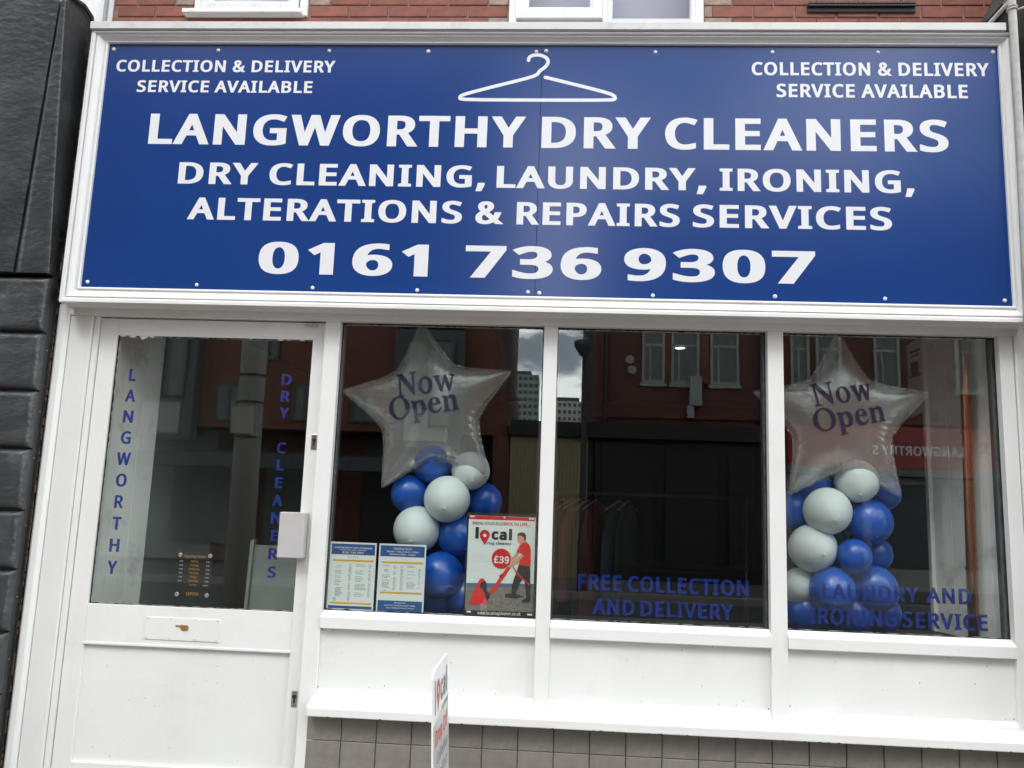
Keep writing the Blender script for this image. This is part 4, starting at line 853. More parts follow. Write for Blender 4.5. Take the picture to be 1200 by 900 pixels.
mb().tube([(2.150, .29, .99), (2.155, .28, 1.6), (2.160, .27, 2.2), (2.165, .26, 2.776)], .026, 18).build('pipe_run', copper, cp, smooth=True)
for z in (1.35, 2.05): mb().lathe((2.152 + (z - 1) * .008, .295 - (z - 1) * .015, z), [(.030, -.008), (.030, .008)], 12).build('pipe_clip', copper, cp)
nt_ = thing('paper_notice', 'tall printed paper notice taped beside the pale inside boards', 'notice', (2.23, 1.0, 2.2))
mb().add([(2.236, .90, 2.235), (2.236, 1.12, 2.215), (2.236, 1.12, 2.685), (2.236, .90, 2.705), (2.238, .90, 2.235), (2.238, 1.12, 2.215), (2.238, 1.12, 2.685), (2.238, .90, 2.705)], [(0, 3, 2, 1), (4, 5, 6, 7), (0, 1, 5, 4), (2, 3, 7, 6), (1, 2, 6, 5), (0, 4, 7, 3)]).build('sheet', paper, nt_)
m = mb()
for z0, z1, ya, yb in ((2.62, 2.635, .93, 1.08), (2.595, 2.605, .96, 1.06), (2.50, 2.58, .925, .94), (2.47, 2.56, .97, 1.07), (2.465, 2.475, .93, 1.10), (2.38, 2.383, .95, 1.10), (2.30, 2.303, .95, 1.10)): m.box(2.2345, 2.2355, ya, yb, z0, z1)
m.build('print', pdark, nt_)
for k, (x, y, z) in enumerate(((.903, 1.8, 2.775),)):
    cl = thing('ceiling_light', 'small lit ceiling light inside above the middle window', 'ceiling light', (x, y, 2.78))
    mb().lathe((x, y, 2.78), [(.05, 0), (.05, -.012), (.036, -.012), (.036, -.004)], 20).build('light_rim', board, cl)
    mb().lathe((x, y, 2.776), [(.034, 0), (.034, -.003)], 20).build('light_disc', lampglow, cl)
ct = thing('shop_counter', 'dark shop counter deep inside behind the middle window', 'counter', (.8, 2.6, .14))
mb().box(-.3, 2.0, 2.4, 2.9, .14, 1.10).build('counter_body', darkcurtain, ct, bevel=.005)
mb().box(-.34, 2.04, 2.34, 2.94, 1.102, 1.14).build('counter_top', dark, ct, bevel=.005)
cr_ = thing('clothes_rail', 'metal clothes rail hung with dark and red garments inside the middle window', 'clothes rail', (.3, 1.3, .14))
mb().tube([(.0, 1.30, 1.68), (1.25, 1.30, 1.68)], .012, 10).build('rail_bar', darkmetal, cr_, smooth=True)
for x in (.0, 1.25):
    mb().tube([(x, 1.30, .17), (x, 1.30, 1.69)], .013, 10).build('rail_upright', darkmetal, cr_, smooth=True)
    mb().tube([(x, 1.05, .16), (x, 1.55, .16)], .014, 10).build('rail_foot', darkmetal, cr_, smooth=True)
gcol = [mat('maroon_cloth', (.09, .02, .018), .9, var=.2), mat('brown_cloth', (.05, .025, .02), .9, var=.2), mat('black_cloth', (.012, .012, .014), .9), mat('navy_cloth', (.02, .03, .05), .9), mat('rose_cloth', (.12, .04, .035), .9)]
for k in range(7):
    gx_ = .06 + k * .055 + (k > 4) * .1; ga = thing('garment', ['maroon shirt at the near end of the clothes rail', 'brown shirt second along the clothes rail', 'rose coloured top between the brown and maroon garments', 'black jacket in the middle of the clothes rail', 'maroon dress hanging past the black jacket', 'navy coat hanging apart on the rail', 'black coat last on the clothes rail'][k], 'garment', (gx_, 1.30, 1.66), group='garments on the clothes rail')
    mt = gcol[(0, 1, 4, 2, 0, 3, 2)[k]]; ln = (.62, .70, .66, .75, .95, 1.0, 1.05)[k]; tw_ = .5 + .1 * (k % 3)
    mb().tube([(gx_, 1.30 + .018 * cos(t), 1.672 + .018 * sin(t)) for t in [pi * q / 6 for q in range(0, 7)]] + [(gx_, 1.282, 1.655), (gx_, 1.30, 1.635)], .0022, 6).build('hanger_hook', darkmetal, ga)
    mb().tube([(gx_ - .16 * sin(tw_), 1.30 - .20 * cos(tw_), 1.575), (gx_, 1.30, 1.637), (gx_ + .16 * sin(tw_), 1.30 + .20 * cos(tw_), 1.575)], .006, 6).build('hanger_bar', mortar, ga)
    m = mb(); rows_ = 14; cols_ = 20; v = []; f = []
    for j in range(rows_ + 1):
        t = j / rows_; hw = .03 + .20 * min(1, t * 5) ** .5 + .03 * t; z = 1.628 - (.055 * min(1, t * 5)) - (ln - .055) * max(0, t - .05)
        for i in range(cols_):
            a = 2 * pi * i / cols_; u = hw * cos(a); w_ = (.022 + .012 * t) * sin(a) + .012 * t * sin(a * 5 + k)
            v.append((gx_ + u * sin(tw_) * .8 + w_ * cos(tw_), 1.30 + u * cos(tw_) - w_ * sin(tw_), z + .02 * abs(cos(a)) * (-1 if t < .25 else 0)))
    for j in range(rows_):
        for i in range(cols_): q = j * cols_ + i; q2 = j * cols_ + (i + 1) % cols_; f.append((q, q2, q2 + cols_, q + cols_))
    m.add(v, f); m.build('cloth_body', mt, ga, smooth=True)
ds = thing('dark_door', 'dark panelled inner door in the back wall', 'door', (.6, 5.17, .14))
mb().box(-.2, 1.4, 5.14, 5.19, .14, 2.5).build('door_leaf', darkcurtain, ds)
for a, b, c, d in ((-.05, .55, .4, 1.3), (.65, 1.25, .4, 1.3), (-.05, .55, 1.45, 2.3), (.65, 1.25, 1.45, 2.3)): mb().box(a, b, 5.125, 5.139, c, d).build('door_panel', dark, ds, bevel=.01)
# letters / frames leaning inside by the door
fb = thing('framed_picture', 'pale framed sheet standing on the floor inside the door', 'picture', (-1.5, .6, .14))
mb().prism([(.62, .14), (.65, .14), (.72, 1.30), (.69, 1.30)], 'x', -1.75, -1.22).build('picture_sheet', greenish, fb)
mb().prism([(.60, .14), (.66, .14), (.73, 1.33), (.67, 1.33)], 'x', -1.77, -1.752).build('picture_frame', greenish, fb)

# ---- balloons
def balloon_mesh(mt):
    m = MB(); prof = []; n = 22
    for i in range(n + 1):
        t = pi * i / n; r = sin(t); h = cos(t)
        if h < 0: h *= 1.12; r *= 1 - .10 * (h * h) * (1 if h < -.4 else 0)
        prof.append((max(r, .03), h))
    m.lathe((0, 0, 0), prof, 28)
    m.lathe((0, 0, -1.16), [(.03, .06), (.045, 0), (.07, -.05), (.03, -.055)], 10)
    return m.mesh('balloon', mt, smooth=True)
BB_, BW_ = balloon_mesh(bblue), balloon_mesh(bwhite)
def column(label, cx, lst, y0, zb):
    t = thing('balloon_column', label, 'balloons', (cx, y0, zb))
    mb().tube([(cx, y0 + .02, zb), (cx, y0 + .02, zb + 1.0)], .006, 8).build('stick', ribbonm, t)
    mb().lathe((cx, y0 + .02, zb), [(.09, 0), (.09, .012), (.02, .02)], 20).build('base', ribbonm, t)
    for x, z, r, dy, c in lst:
        o = bpy.data.objects.new('balloon', BW_ if c == 'w' else BB_); link(o, t)
        o.location = (x - cx, dy, z - zb)
        o.scale = (r, r * 1.0, r * random.uniform(.96, 1.0))
        # neck points to the pole
        o.rotation_euler = (random.uniform(-.5, .2) + (-.9 if dy < 0 else .6), (x - cx) * -3.0 + random.uniform(-.2, .2), random.uniform(-.5, .5))
column('blue and white balloon column standing behind the rug cleaner poster', -.60, [
    (-.660, 1.795, .108, -.02, 'b'), (-.450, 1.763, .104, -.04, 'w'), (-.776, 1.629, .104, -.02, 'b'), (-.562, 1.607, .123, -.10, 'w'), (-.381, 1.604, .101, .06, 'b'),
    (-.720, 1.442, .124, -.07, 'w'), (-.502, 1.414, .119, -.02, 'b'), (-.580, 1.211, .123, -.09, 'b'), (-.74, 1.27, .11, .05, 'b'), (-.600, 1.100, .112, .0, 'b'), (-.451, 1.105, .118, -.02, 'b'), (-.76, 1.10, .10, .06, 'b'), (-.391, 1.276, .114, .03, 'b'),
    (-.60, 1.70, .10, .12, 'b'), (-.60, 1.50, .10, .14, 'b'), (-.52, 1.33, .10, .14, 'b'), (-.42, 1.46, .09, .12, 'w'), (-.70, 1.34, .10, .16, 'b')], .33, .985)
column('blue and white balloon column standing near the copper pipe', 1.52, [
    (1.380, 1.754, .086, .00, 'b'), (1.583, 1.775, .112, -.06, 'w'), (1.750, 1.722, .097, .04, 'b'), (1.286, 1.617, .10, .05, 'b'), (1.418, 1.615, .121, -.09, 'w'), (1.648, 1.568, .118, -.04, 'b'),
    (1.351, 1.421, .123, -.05, 'w'), (1.542, 1.394, .086, -.11, 'b'), (1.700, 1.400, .096, .05, 'b'), (1.305, 1.224, .092, .02, 'w'), (1.435, 1.217, .115, -.09, 'b'), (1.665, 1.230, .116, -.03, 'b'),
    (1.342, 1.092, .105, .05, 'b'), (1.569, 1.092, .108, .02, 'b'), (1.727, 1.095, .105, .06, 'b'), (1.50, 1.69, .10, .14, 'b'), (1.50, 1.50, .11, .15, 'b'), (1.55, 1.31, .10, .14, 'b'), (1.50, 1.10, .10, .16, 'b')], .33, .985)

# ---- foil stars
import numpy as np
GN = 121
gx = np.linspace(-1.05, 1.05, GN); XX, ZZ = np.meshgrid(gx, gx)
def star_r(th):
    # radius of a unit five-pointed star outline with slightly bowed sides and blunt tips
    a = (th % (2 * pi / 5)) - pi / 5; a = np.abs(a)               # 0 at notch, pi/5 at tip
    ri = .545
    x0_, y0_, x1_, y1_ = ri, 0, cos(pi / 5), sin(pi / 5)
    dx, dy = x1_ - x0_, y1_ - y0_
    r = (x0_ * dy - y0_ * dx) / (np.cos(a) * dy - np.sin(a) * dx)
    r = r - .02 * np.sin(pi * a / (pi / 5)) ** 2
    return np.minimum(r, .985)
TH = np.arctan2(ZZ, XX); RR = np.hypot(XX, ZZ); inside = RR < star_r(TH)
phi = np.zeros_like(XX); hh = gx[1] - gx[0]
for _ in range(2500):
    phi[1:-1, 1:-1] = .25 * (phi[2:, 1:-1] + phi[:-2, 1:-1] + phi[1:-1, 2:] + phi[1:-1, :-2] + hh * hh); phi[~inside] = 0
HH = np.sqrt(phi) * .62
def hstar(u, w):
    i = (u + 1.05) / hh; j = (w + 1.05) / hh; a = int(min(max(i, 0), GN - 2)); b = int(min(max(j, 0), GN - 2)); fu, fw = i - a, j - b
    return float((HH[b, a] * (1 - fu) + HH[b, a + 1] * fu) * (1 - fw) + (HH[b + 1, a] * (1 - fu) + HH[b + 1, a + 1] * fu) * fw)
def star(label, cx, cy, cz, R, rot, texts, tail, ):
    t = thing('star_balloon', label, 'foil balloon', (cx, cy, cz))
    nT, nR = 160, 16; m = mb()
    v = []
    rnd = [random.random() for _ in range(nT)]
    for sgn in (-1, 1):
        v.append((cx, cy + sgn * hstar(0, 0) * R, cz))
        for j in range(1, nR + 1):
            for i in range(nT):
                th = 2 * pi * i / nT; rs = float(star_r(np.array(th - 0.0))); f_ = j / nR; f_ = 1 - (1 - f_) ** 1.3
                r = rs * f_
                h = hstar(r * cos(th), r * sin(th)) if j < nR else 0
                ang = abs(((th) % (2 * pi / 5)) - pi / 5)
                puck = .010 * sin(th * 41 + rnd[i] * 1.2) * (f_ ** 6) * (1.2 - ang)
                a = th + rot
                v.append((cx + R * r * cos(a), cy + sgn * R * max(h + puck * (1 if 0 < j < nR else 0), .002 if j < nR else 0) , cz + R * r * sin(a)))
    off = 1 + nR * nT; f = []
    for s_ in (0, 1):
        b0 = s_ * off
        for i in range(nT): f.append((b0, b0 + 1 + i, b0 + 1 + (i + 1) % nT))
        for j in range(nR - 1):
            for i in range(nT):
                a = b0 + 1 + j * nT + i; b = b0 + 1 + j * nT + (i + 1) % nT; f.append((a, b, b + nT, a + nT))
    m.add(v, f)
    m.build('foil_skin', foil, t, smooth=True)
    m = mb()   # crimped seam
    n2 = 240; A, B = [], []
    for i in range(n2):
        th = 2 * pi * i / n2; rs = float(star_r(np.array(th))); a = th + rot; wv = .006 * sin(i * 1.9) * R
        A.append((cx + R * rs * .985 * cos(a), cy, cz + R * rs * .985 * sin(a))); B.append((cx + (R * rs + .012) * cos(a), cy + wv, cz + (R * rs + .012) * sin(a)))
    m.loft(A, B, True); m.build('seam', foil, t)
    # printed words follow the curved front
    def fn(x, z):
        dx, dz = (x - cx) / R, (z - cz) / R
        u = dx * cos(-rot) - dz * sin(-rot); w = dx * sin(-rot) + dz * cos(-rot)
        return (x, cy - R * hstar(u, w) - .005, z)
    m = flat()
    for (word, x0_, z0_, ln, cap, ang) in texts:
        px = 0; tot = sum(SER[c][0] for c in word) + 6 * (len(word) - 1); sc = ln / tot
        for c in word:
            adv, loops = SER[c]
            def tr(p): 
                X_, Z_ = (p[0] + px) * sc, p[1] / 100 * cap
                return (x0_ + X_ * cos(ang) - Z_ * sin(ang), z0_ + X_ * sin(ang) + Z_ * cos(ang))
            put_poly(m, [[tr(p) for p in l] for l in loops], 0, fn)
            px += adv + 6
    m.build('printed_words', foil_ink, t, label='navy words reading Now Open')
    mb().tube([(cx, cy + .01, cz - R * .5), (tail[0], tail[1], tail[2])], .0025, 6).build('tie_string', ribbonm, t)
def el(cx, cz, rx, rz, n=24, a=0): return [(cx + rx * cos(2 * pi * k / n + a), cz + rz * sin(2 * pi * k / n + a)) for k in range(n)]
def sub(l, k=3):
    o = []
    for i in range(len(l)):
        a, b = l[i], l[(i + 1) % len(l)]
        for t in range(k): o.append((a[0] + (b[0] - a[0]) * t / k, a[1] + (b[1] - a[1]) * t / k))
    return o
SER = {
 'N': (100, [sub([(0, 100), (30, 100), (79, 36), (79, 92), (67, 95), (67, 100), (100, 100), (100, 95), (88, 92), (88, 0), (80, 0), (21, 78), (21, 8), (33, 5), (33, 0), (0, 0), (0, 5), (12, 8), (12, 92), (0, 95)])]),
 'o': (68, [el(34, 35, 34, 37), el(34, 35, 16, 30)]),
 'O': (104, [el(52, 50, 52, 53, 32), el(52, 50, 30, 46, 32)]),
 'w': (104, [sub([(0, 70), (32, 70), (32, 66), (25, 64), (38, 26), (52, 70), (62, 70), (77, 26), (89, 64), (80, 66), (80, 70), (104, 70), (104, 66), (97, 64), (76, 0), (66, 0), (52, 44), (38, 0), (28, 0), (7, 64), (0, 66)])]),
 'p': (74, [sub([(0, 70), (27, 70), (27, 62), (37, 70), (50, 71), (66, 60), (73, 36), (66, 12), (50, 0), (37, 0), (27, 6), (27, -24), (37, -27), (37, -31), (0, -31), (0, -27), (8, -24), (8, 63), (0, 66)], 2), sub([(27, 53), (35, 60), (44, 58), (52, 36), (45, 11), (35, 9), (27, 16)], 2)]),
 'e': (66, [[(64, 38), (62, 54), (54, 66), (42, 71), (35, 72), (22, 69), (11, 60), (4, 48), (2, 34), (4, 20), (10, 9), (20, 1), (33, -2), (46, 0), (57, 8), (65, 20), (61, 22), (52, 12), (40, 9), (29, 14), (22, 27), (21, 38)], [(22, 44), (25, 57), (30, 65), (36, 67), (42, 62), (44, 52), (44, 44)]]),
 'n': (78, [sub([(0, 70), (27, 70), (27, 60), (38, 70), (52, 72), (66, 63), (69, 48), (69, 8), (77, 5), (77, 0), (42, 0), (42, 5), (50, 8), (50, 46), (46, 57), (38, 59), (28, 51), (28, 8), (36, 5), (36, 0), (0, 0), (0, 5), (8, 8), (8, 63), (0, 66)], 2)])}
star('clear star balloon above the column beside the rug cleaner poster', -.680, .21, 2.085, .485, radians(98), [('Now', -.838, 2.130, .315, .128, radians(9)), ('Open', -.868, 2.005, .372, .118, radians(11))], (-.60, .33, 1.7))
star('clear star balloon above the column near the copper pipe', 1.495, .22, 2.085, .475, radians(91), [('Now', 1.335, 2.145, .305, .120, radians(9)), ('Open', 1.335, 2.012, .368, .114, radians(11))], (1.52, .33, 1.7))

# ---- papers stuck inside the glass
PY = GY + .0068
def lay(m, x0, x1, z0, z1, y): return m.quad(x0, x1, y, z0, z1)
def price_list(label, x0, x1, z0, z1, head, foot, sub2):
    t = thing('price_list', label, 'notice', (x0, PY, z0))
    mb().box(x0, x1, PY, PY + .001, z0, z1).build('sheet', paper, t)
    w, h = x1 - x0, z1 - z0; X = lambda u: x0 + u * w; Z = lambda v: z0 + v * h; y = PY - .0005
    m = flat(); lay(m, X(.03), X(.97), Z(.815), Z(.975), y); lay(m, X(.03), X(.97), Z(.02), Z(foot), y); m.build('blue_band', pblue, t)
    m = flat()
    for v in sub2['y']: lay(m, X(.07), X(.95), Z(v), Z(v + .027), y)
    m.build('yellow_band', pyellow, t)
    m = flat()
    for s, a, b, c, d in head: put_text(m, s, X(a), X(b), Z(c), Z(d), y - .0004, 20, 10)
    m.build('white_print', pwhite, t)
    m = flat()
    for s, a, b, c, d in sub2['t']: put_text(m, s, X(a), X(b), Z(c), Z(d), y - .0004, 8, 4)
    for (a, b, va, vb, n) in sub2['rows']:
        for k in range(n):
            v = vb + (va - vb) * k / max(1, n - 1); xx = a
            if random.random() < .12: continue
            e = a + (b - a) * random.uniform(.6, 1)
            while xx < e: 
                l_ = random.uniform(.02, .05); lay(m, X(xx), X(min(xx + l_, e)), Z(v), Z(v + .0075), y); xx += l_ + .012
    m.build('dark_print', pink, t)
price_list('white price list with blue head naming the cleaners, the one nearer the door', -1.121, -.885, 1.040, 1.373,
    [('LANGWORTHY DRY CLEANERS', .09, .91, .905, .930), ('0161 736 9307', .27, .73, .832, .862), ('PRICE LIST AND SERVICES', .22, .78, .877, .891)], .06,
    {'y': (.715, .085), 't': [('PRICE LIST', .38, .62, .772, .787)], 'rows': [(.16, .28, .69, .645, 2), (.14, .30, .61, .47, 8), (.14, .28, .43, .36, 4), (.16, .32, .32, .20, 8), (.12, .2, .17, .13, 3), (.43, .5, .67, .13, 30), (.58, .80, .69, .645, 3), (.58, .76, .60, .53, 4), (.58, .76, .49, .42, 4), (.58, .82, .38, .30, 5), (.58, .80, .25, .20, 3), (.86, .92, .66, .2, 26)]})
price_list('white price sheet headed Opening Hours with a broad blue foot, by the balloons', -.871, -.632, 1.036, 1.373,
    [('Opening Hours', .31, .70, .920, .948), ('Monday - Friday 8.30am - 6.00pm', .17, .85, .878, .902), ('Saturday 9.00am - 4.00pm', .23, .78, .838, .862), ('We also do', .38, .62, .135, .155), ('Specialist Cleaning for Leather, Suede', .18, .82, .100, .118), ('Rugs, Wedding Dresses & Curtains', .22, .80, .063, .081)], .175,
    {'y': (.715, .275), 't': [], 'rows': [(.10, .25, .68, .65, 2), (.14, .24, .62, .59, 3), (.10, .26, .54, .46, 5), (.10, .26, .43, .36, 5), (.12, .25, .33, .32, 1), (.33, .40, .67, .33, 18), (.48, .55, .67, .33, 18), (.62, .80, .68, .60, 5), (.62, .92, .56, .555, 1), (.62, .78, .52, .50, 2), (.62, .82, .44, .36, 5), (.86, .92, .64, .36, 16)]})
# rug cleaner poster
po = thing('rug_cleaner_poster', 'poster of a man in a red shirt pushing a red rug machine, price £39', 'poster', (-.42, PY, 1.03))
mb().box(-.432, -.070, PY + .004, PY + .005, 1.02, 1.545).build('backing', gasketm, po)
px0, px1, pz0, pz1 = -.4225, -.0855, 1.0385, 1.530
mb().box(px0, px1, PY, PY + .002, pz0, pz1).build('sheet', paper, po)
def PP(x, y):
    xl = 72 - 47 * (y - 35) / 800; u = (x - xl) / 538; tp = 35 + 30 * (x - 72) / 533; v = (y - tp) / 797
    return (px0 + u * (px1 - px0), pz1 - v * (pz1 - pz0))
LY = [PY - .0005]
def shape(mt, *loops, name='print', up=1):
    m = flat()
    for lp in loops: put_poly(m, [[PP(*p) for p in lp]], LY[0])
    m.build(name, mt, po); LY[0] -= .0003 * up
def bar(x0, y0, x1, y1, x2, y2, x3, y3): return [(x0, y0), (x1, y1), (x2, y2), (x3, y3)]
shape(pred, [(72, 36), (603, 66), (601, 95), (70, 66)])
shape(pwallblue, [(42, 574), (578, 592), (573, 620), (40, 612)])
shape(pfloor, [(40, 612), (576, 612), (566, 812), (28, 786)])
shape(pdark, [(28, 786), (566, 812), (564, 866), (25, 836)], [(356, 668), (440, 668), (500, 690), (430, 705), (350, 690)])
m = flat()
def pt(m, s, xa, ya, xb, yb, h, ox=20, oz=12):
    """text from pixel (xa,ya) to (xb,yb) of the poster drawing, cap height h"""
    a, b = PP(xa, ya), PP(xb, yb); k = (b[1] - a[1]) / (b[0] - a[0]); c = h / 797 * (pz1 - pz0)
    put_text(m, s, a[0], b[0], 0, c, 0, ox, oz, fn=lambda x, z: (x, LY[0], a[1] + (x - a[0]) * k + z))
pt(m, 'BRING YOUR RUG', 100, 110, 340, 122, 24, 8, 4); pt(m, 'rug cleaner', 216, 272, 408, 282, 24, 22, 12); pt(m, 'l', 118, 224, 145, 226, 88, 70, 20)
pt(m, 'cal', 248, 234, 412, 244, 86, 62, 40)
for k, yy in enumerate((342, 360, 378, 398)): pt(m, ('RUGS MADE', 'FRESH AND CLEAN', 'PROFESSIONALLY', 'IN STORE HERE')[k][:14] if False else '- - - - - - -', 96, yy + 10, 215 - (30 if k == 0 else 0), yy + 16, 10, 60, 10)
m.build('dark_print', pdark, po); LY[0] -= .0003
m = flat(); pt(m, 'BACK TO LIFE...', 348, 120, 566, 134, 24, 26, 14); m.build('red_print', pred, po)
shape(pred, [(195, 278)] + [(196 + 41 * cos(a * pi / 10), 196 - 41 * sin(a * pi / 10)) for a in range(-1, 12)][::1] + [(158, 215)], [(325 + 78 * cos(a * pi / 16), 388 - 80 * sin(a * pi / 16)) for a in range(32)])
shape(pwhite, [(196 + 14 * cos(a * pi / 8), 200 - 14 * sin(a * pi / 8)) for a in range(16)], [(82, 38), (118, 40), (117, 52), (81, 50)], [(554, 66), (596, 68), (595, 82), (553, 80)], [(40, 792), (74, 794), (73, 808), (39, 806)], [(520, 822), (560, 824), (558, 838), (518, 836)], [(348, 52), (366, 53), (357, 72)])
m = flat(); pt(m, '£39', 264, 420, 384, 428, 56, 34, 20); pt(m, 'www.localrugcleaner.co.uk', 125, 822, 466, 836, 24, 20, 10); m.build('white_print', pwhite, po); LY[0] -= .0003
# machine
shape(pdark, [(150, 560), (175, 545), (200, 570), (205, 640), (235, 660), (220, 700), (200, 720), (150, 640)])
shape(pred, [(60, 738), (100, 640), (125, 612), (160, 615), (185, 660), (208, 748)], [(112, 612), (150, 545), (172, 540), (190, 552), (178, 566), (160, 572), (136, 618)], [(222, 655), (366, 458), (392, 452), (398, 462), (262, 650), (232, 668)], [(305, 520), (325, 508), (332, 520), (312, 545)])
shape(pskin, [(455, 225), (462, 204), (480, 195), (512, 205), (520, 225), (508, 250), (498, 268), (478, 272), (466, 262), (462, 246)], [(470, 372), (505, 350), (520, 372), (470, 410), (420, 446), (386, 456), (380, 444), (420, 408)], [(448, 345), (462, 360), (408, 408), (396, 398)])
shape(phair, [(456, 210), (462, 190), (488, 181), (515, 186), (527, 206), (522, 244), (514, 250), (508, 224), (494, 208), (470, 206)])
shape(pdark, [(462, 440), (550, 452), (553, 500), (550, 560), (548, 700), (515, 700), (510, 600), (496, 545), (470, 580), (430, 668), (400, 668), (402, 610), (424, 540), (446, 490)], [(346, 672), (360, 664), (432, 664), (430, 690), (370, 694), (348, 686)], [(476, 722), (515, 698), (548, 700), (546, 726), (520, 734), (480, 734)])
shape(pred, [(474, 282), (500, 268), (524, 255), (550, 280), (562, 320), (556, 440), (552, 450), (462, 440), (472, 400), (508, 366), (474, 340), (452, 345), (448, 330), (468, 300)], [(411, 450), (420, 452), (470, 520), (548, 596), (546, 604), (462, 528)])
# opening hours plaque on the door glass
pq = thing('hours_plaque', 'small black and gold opening hours plaque on the door glass', 'plaque', (-1.9, .08, 1.06))
QY = dy0 + .0245
mb().box(-1.912, -1.724, QY, QY + .004, 1.065, 1.293).build('plate', plaquem, pq, bevel=.001)
m = flat()
put_text(m, 'Opening Hours', -1.876, -1.762, 1.266, 1.278, QY - .0006, 10, 6)
for k, s in enumerate(('Monday', 'Tuesday', 'Wednesday', 'Thursday', 'Friday', 'Saturday', 'Sunday')):
    z = 1.243 - k * .0195; hw = .0032 * len(s)
    put_text(m, s, -1.818 - hw, -1.818 + hw, z, z + .010, QY - .0006, 10, 6)
put_text(m, 'OPEN', -1.848, -1.785, 1.078, 1.093, QY - .0006, 20, 10)
m.build('gold_print', gold, pq)
m = flat()
for k in range(6):
    z = 1.243 - k * .0195; put_text(m, '9.00', -1.897, -1.879, z, z + .006, QY - .0006, 10, 6); put_text(m, '6.00', -1.757, -1.739, z, z + .006, QY - .0006, 10, 6)
put_text(m, 'CLOSED', -1.768, -1.738, 1.126, 1.132, QY - .0006, 10, 6)
m.build('pale_print', pwhite, pq)
for x, z in ((-1.896, 1.277), (-1.740, 1.277), (-1.896, 1.081), (-1.740, 1.081)):
    mb().lathe((x, QY, z), [(.011, .001), (.011, -.003), (.008, -.005), (.004, -.002), (.0005, -.001)], 14, 'y').build('suction_cup', steel, pq, smooth=True)
# ================================================================== PAVEMENT BOARD
ab = thing('pavement_board', 'white pavement board seen almost edge on in front of the tiled plinth', 'pavement sign', (-.42, -.9, .012))
def bx(z): return -.405 + (1.0 - z) * .05
for s in (1,):
    m = mb(); y0_, y1_ = -1.10, -.70
    X = (lambda z: bx(z)) if s > 0 else (lambda z: bx(z) - .016)
    out = [(y0_, .10), (y1_, .10), (y1_, .975), (y1_ - .01, .99), (y1_ - .03, .998), (y0_ + .03, .998), (y0_ + .01, .99), (y0_, .975)]
    n = len(out); v = [(X(z), y, z) for y, z in out] + [(X(z) - .008, y, z) for y, z in out]
    m.add(v, [tuple(range(n)), tuple(reversed(range(n, 2 * n)))] + [(i, (i + 1) % n, (i + 1) % n + n, i + n) for i in range(n)])
    m.build('sign_face', pwhite if s > 0 else upvc, ab)
    for yy in (y0_ + .03, y1_ - .03): mb().tube([(X(.10) - .004, yy, .11), (X(.012) - .004, yy, .014)], .012, 8).build('leg', darkmetal, ab)
def AF(y, z): return (bx(z) + .0012, y, z)
m = flat(); put_poly(m, [[(-1.10, .10), (-.70, .10), (-.70, .845), (-1.10, .815)]], 0, lambda y, z: (bx(z) + .0007, y, z)); m.build('grey_lower_area', lockgrey, ab)  # greyer area laid over the lower part of the board face
m = flat(); put_text(m, 'l', -1.07, -1.05, .845, .955, 0, 60, 20, fn=AF); put_text(m, 'cal', -.93, -.745, .862, .955, 0, 60, 40, fn=AF); put_text(m, 'rug cleaner', -.90, -.73, .825, .846, 0, 20, 12, fn=AF)
m.build('grey_print', pink, ab)
m = flat(); put_poly(m, [[(-.985, .835)] + [(-.985 + .04 * cos(a * pi / 10), .915 + .04 * sin(a * pi / 10)) for a in range(-2, 13)], disc(-.985, .915, .014)], 0, AF)
put_text(m, 'Drop Off', -1.06, -.74, .735, .790, 0, 30, 16, fn=AF); m.build('red_print', pred, ab)
m = flat(); put_text(m, 'Collection', -1.02, -.74, .665, .705, 0, 26, 14, fn=AF); put_text(m, 'Point', -1.0, -.76, .60, .64, 0, 26, 14, fn=AF); m.build('dark_print', pink, ab)

# ================================================================== OPPOSITE SIDE OF THE STREET (seen mirrored in the glass)
FY = -13.91
ml = thing('modern_flats', 'russet brick block of flats with grey bay windows across the street', 'building', (-8, FY, 0))
mb().box(-24, -1.40, FY - 10, FY, 3.1, 13).box(-24, -1.40, FY - 10, FY - 1.2, 0, 3.1).build('wall', brickL, ml)
mb().prism([(-1.40, 5.6), (-1.40, 0), (-1.02, 0), (-1.02, 2.75), (-1.08, 3.2), (-1.39, 5.58)], 'y', FY - 10, FY - .02).build('side_wall', brickL, ml)
mb().box(-24, -1.7, FY - .1, FY + .75, 2.17, 2.48).build('canopy', slate, ml)
mb().box(-24, -8.2, FY - 1.15, FY - 1.0, 0, 3.1).build('shopfront_recess', palegrey, ml)
mb().box(-8.19, -4.6, FY - 1.15, FY - 1.0, 0, 3.1).build('shopfront_recess', brickL, ml)
mb().box(-4.59, -1.42, FY - 1.15, FY - 1.0, 0, 3.1).build('shopfront_recess', darkshop, ml)
for a in (-20, -15.8, -12.3, -9.2, -6.9): mb().box(a, a + 1.6, FY - .98, FY - .9, .4, 2.6).build('shop_window', winfarm, ml)
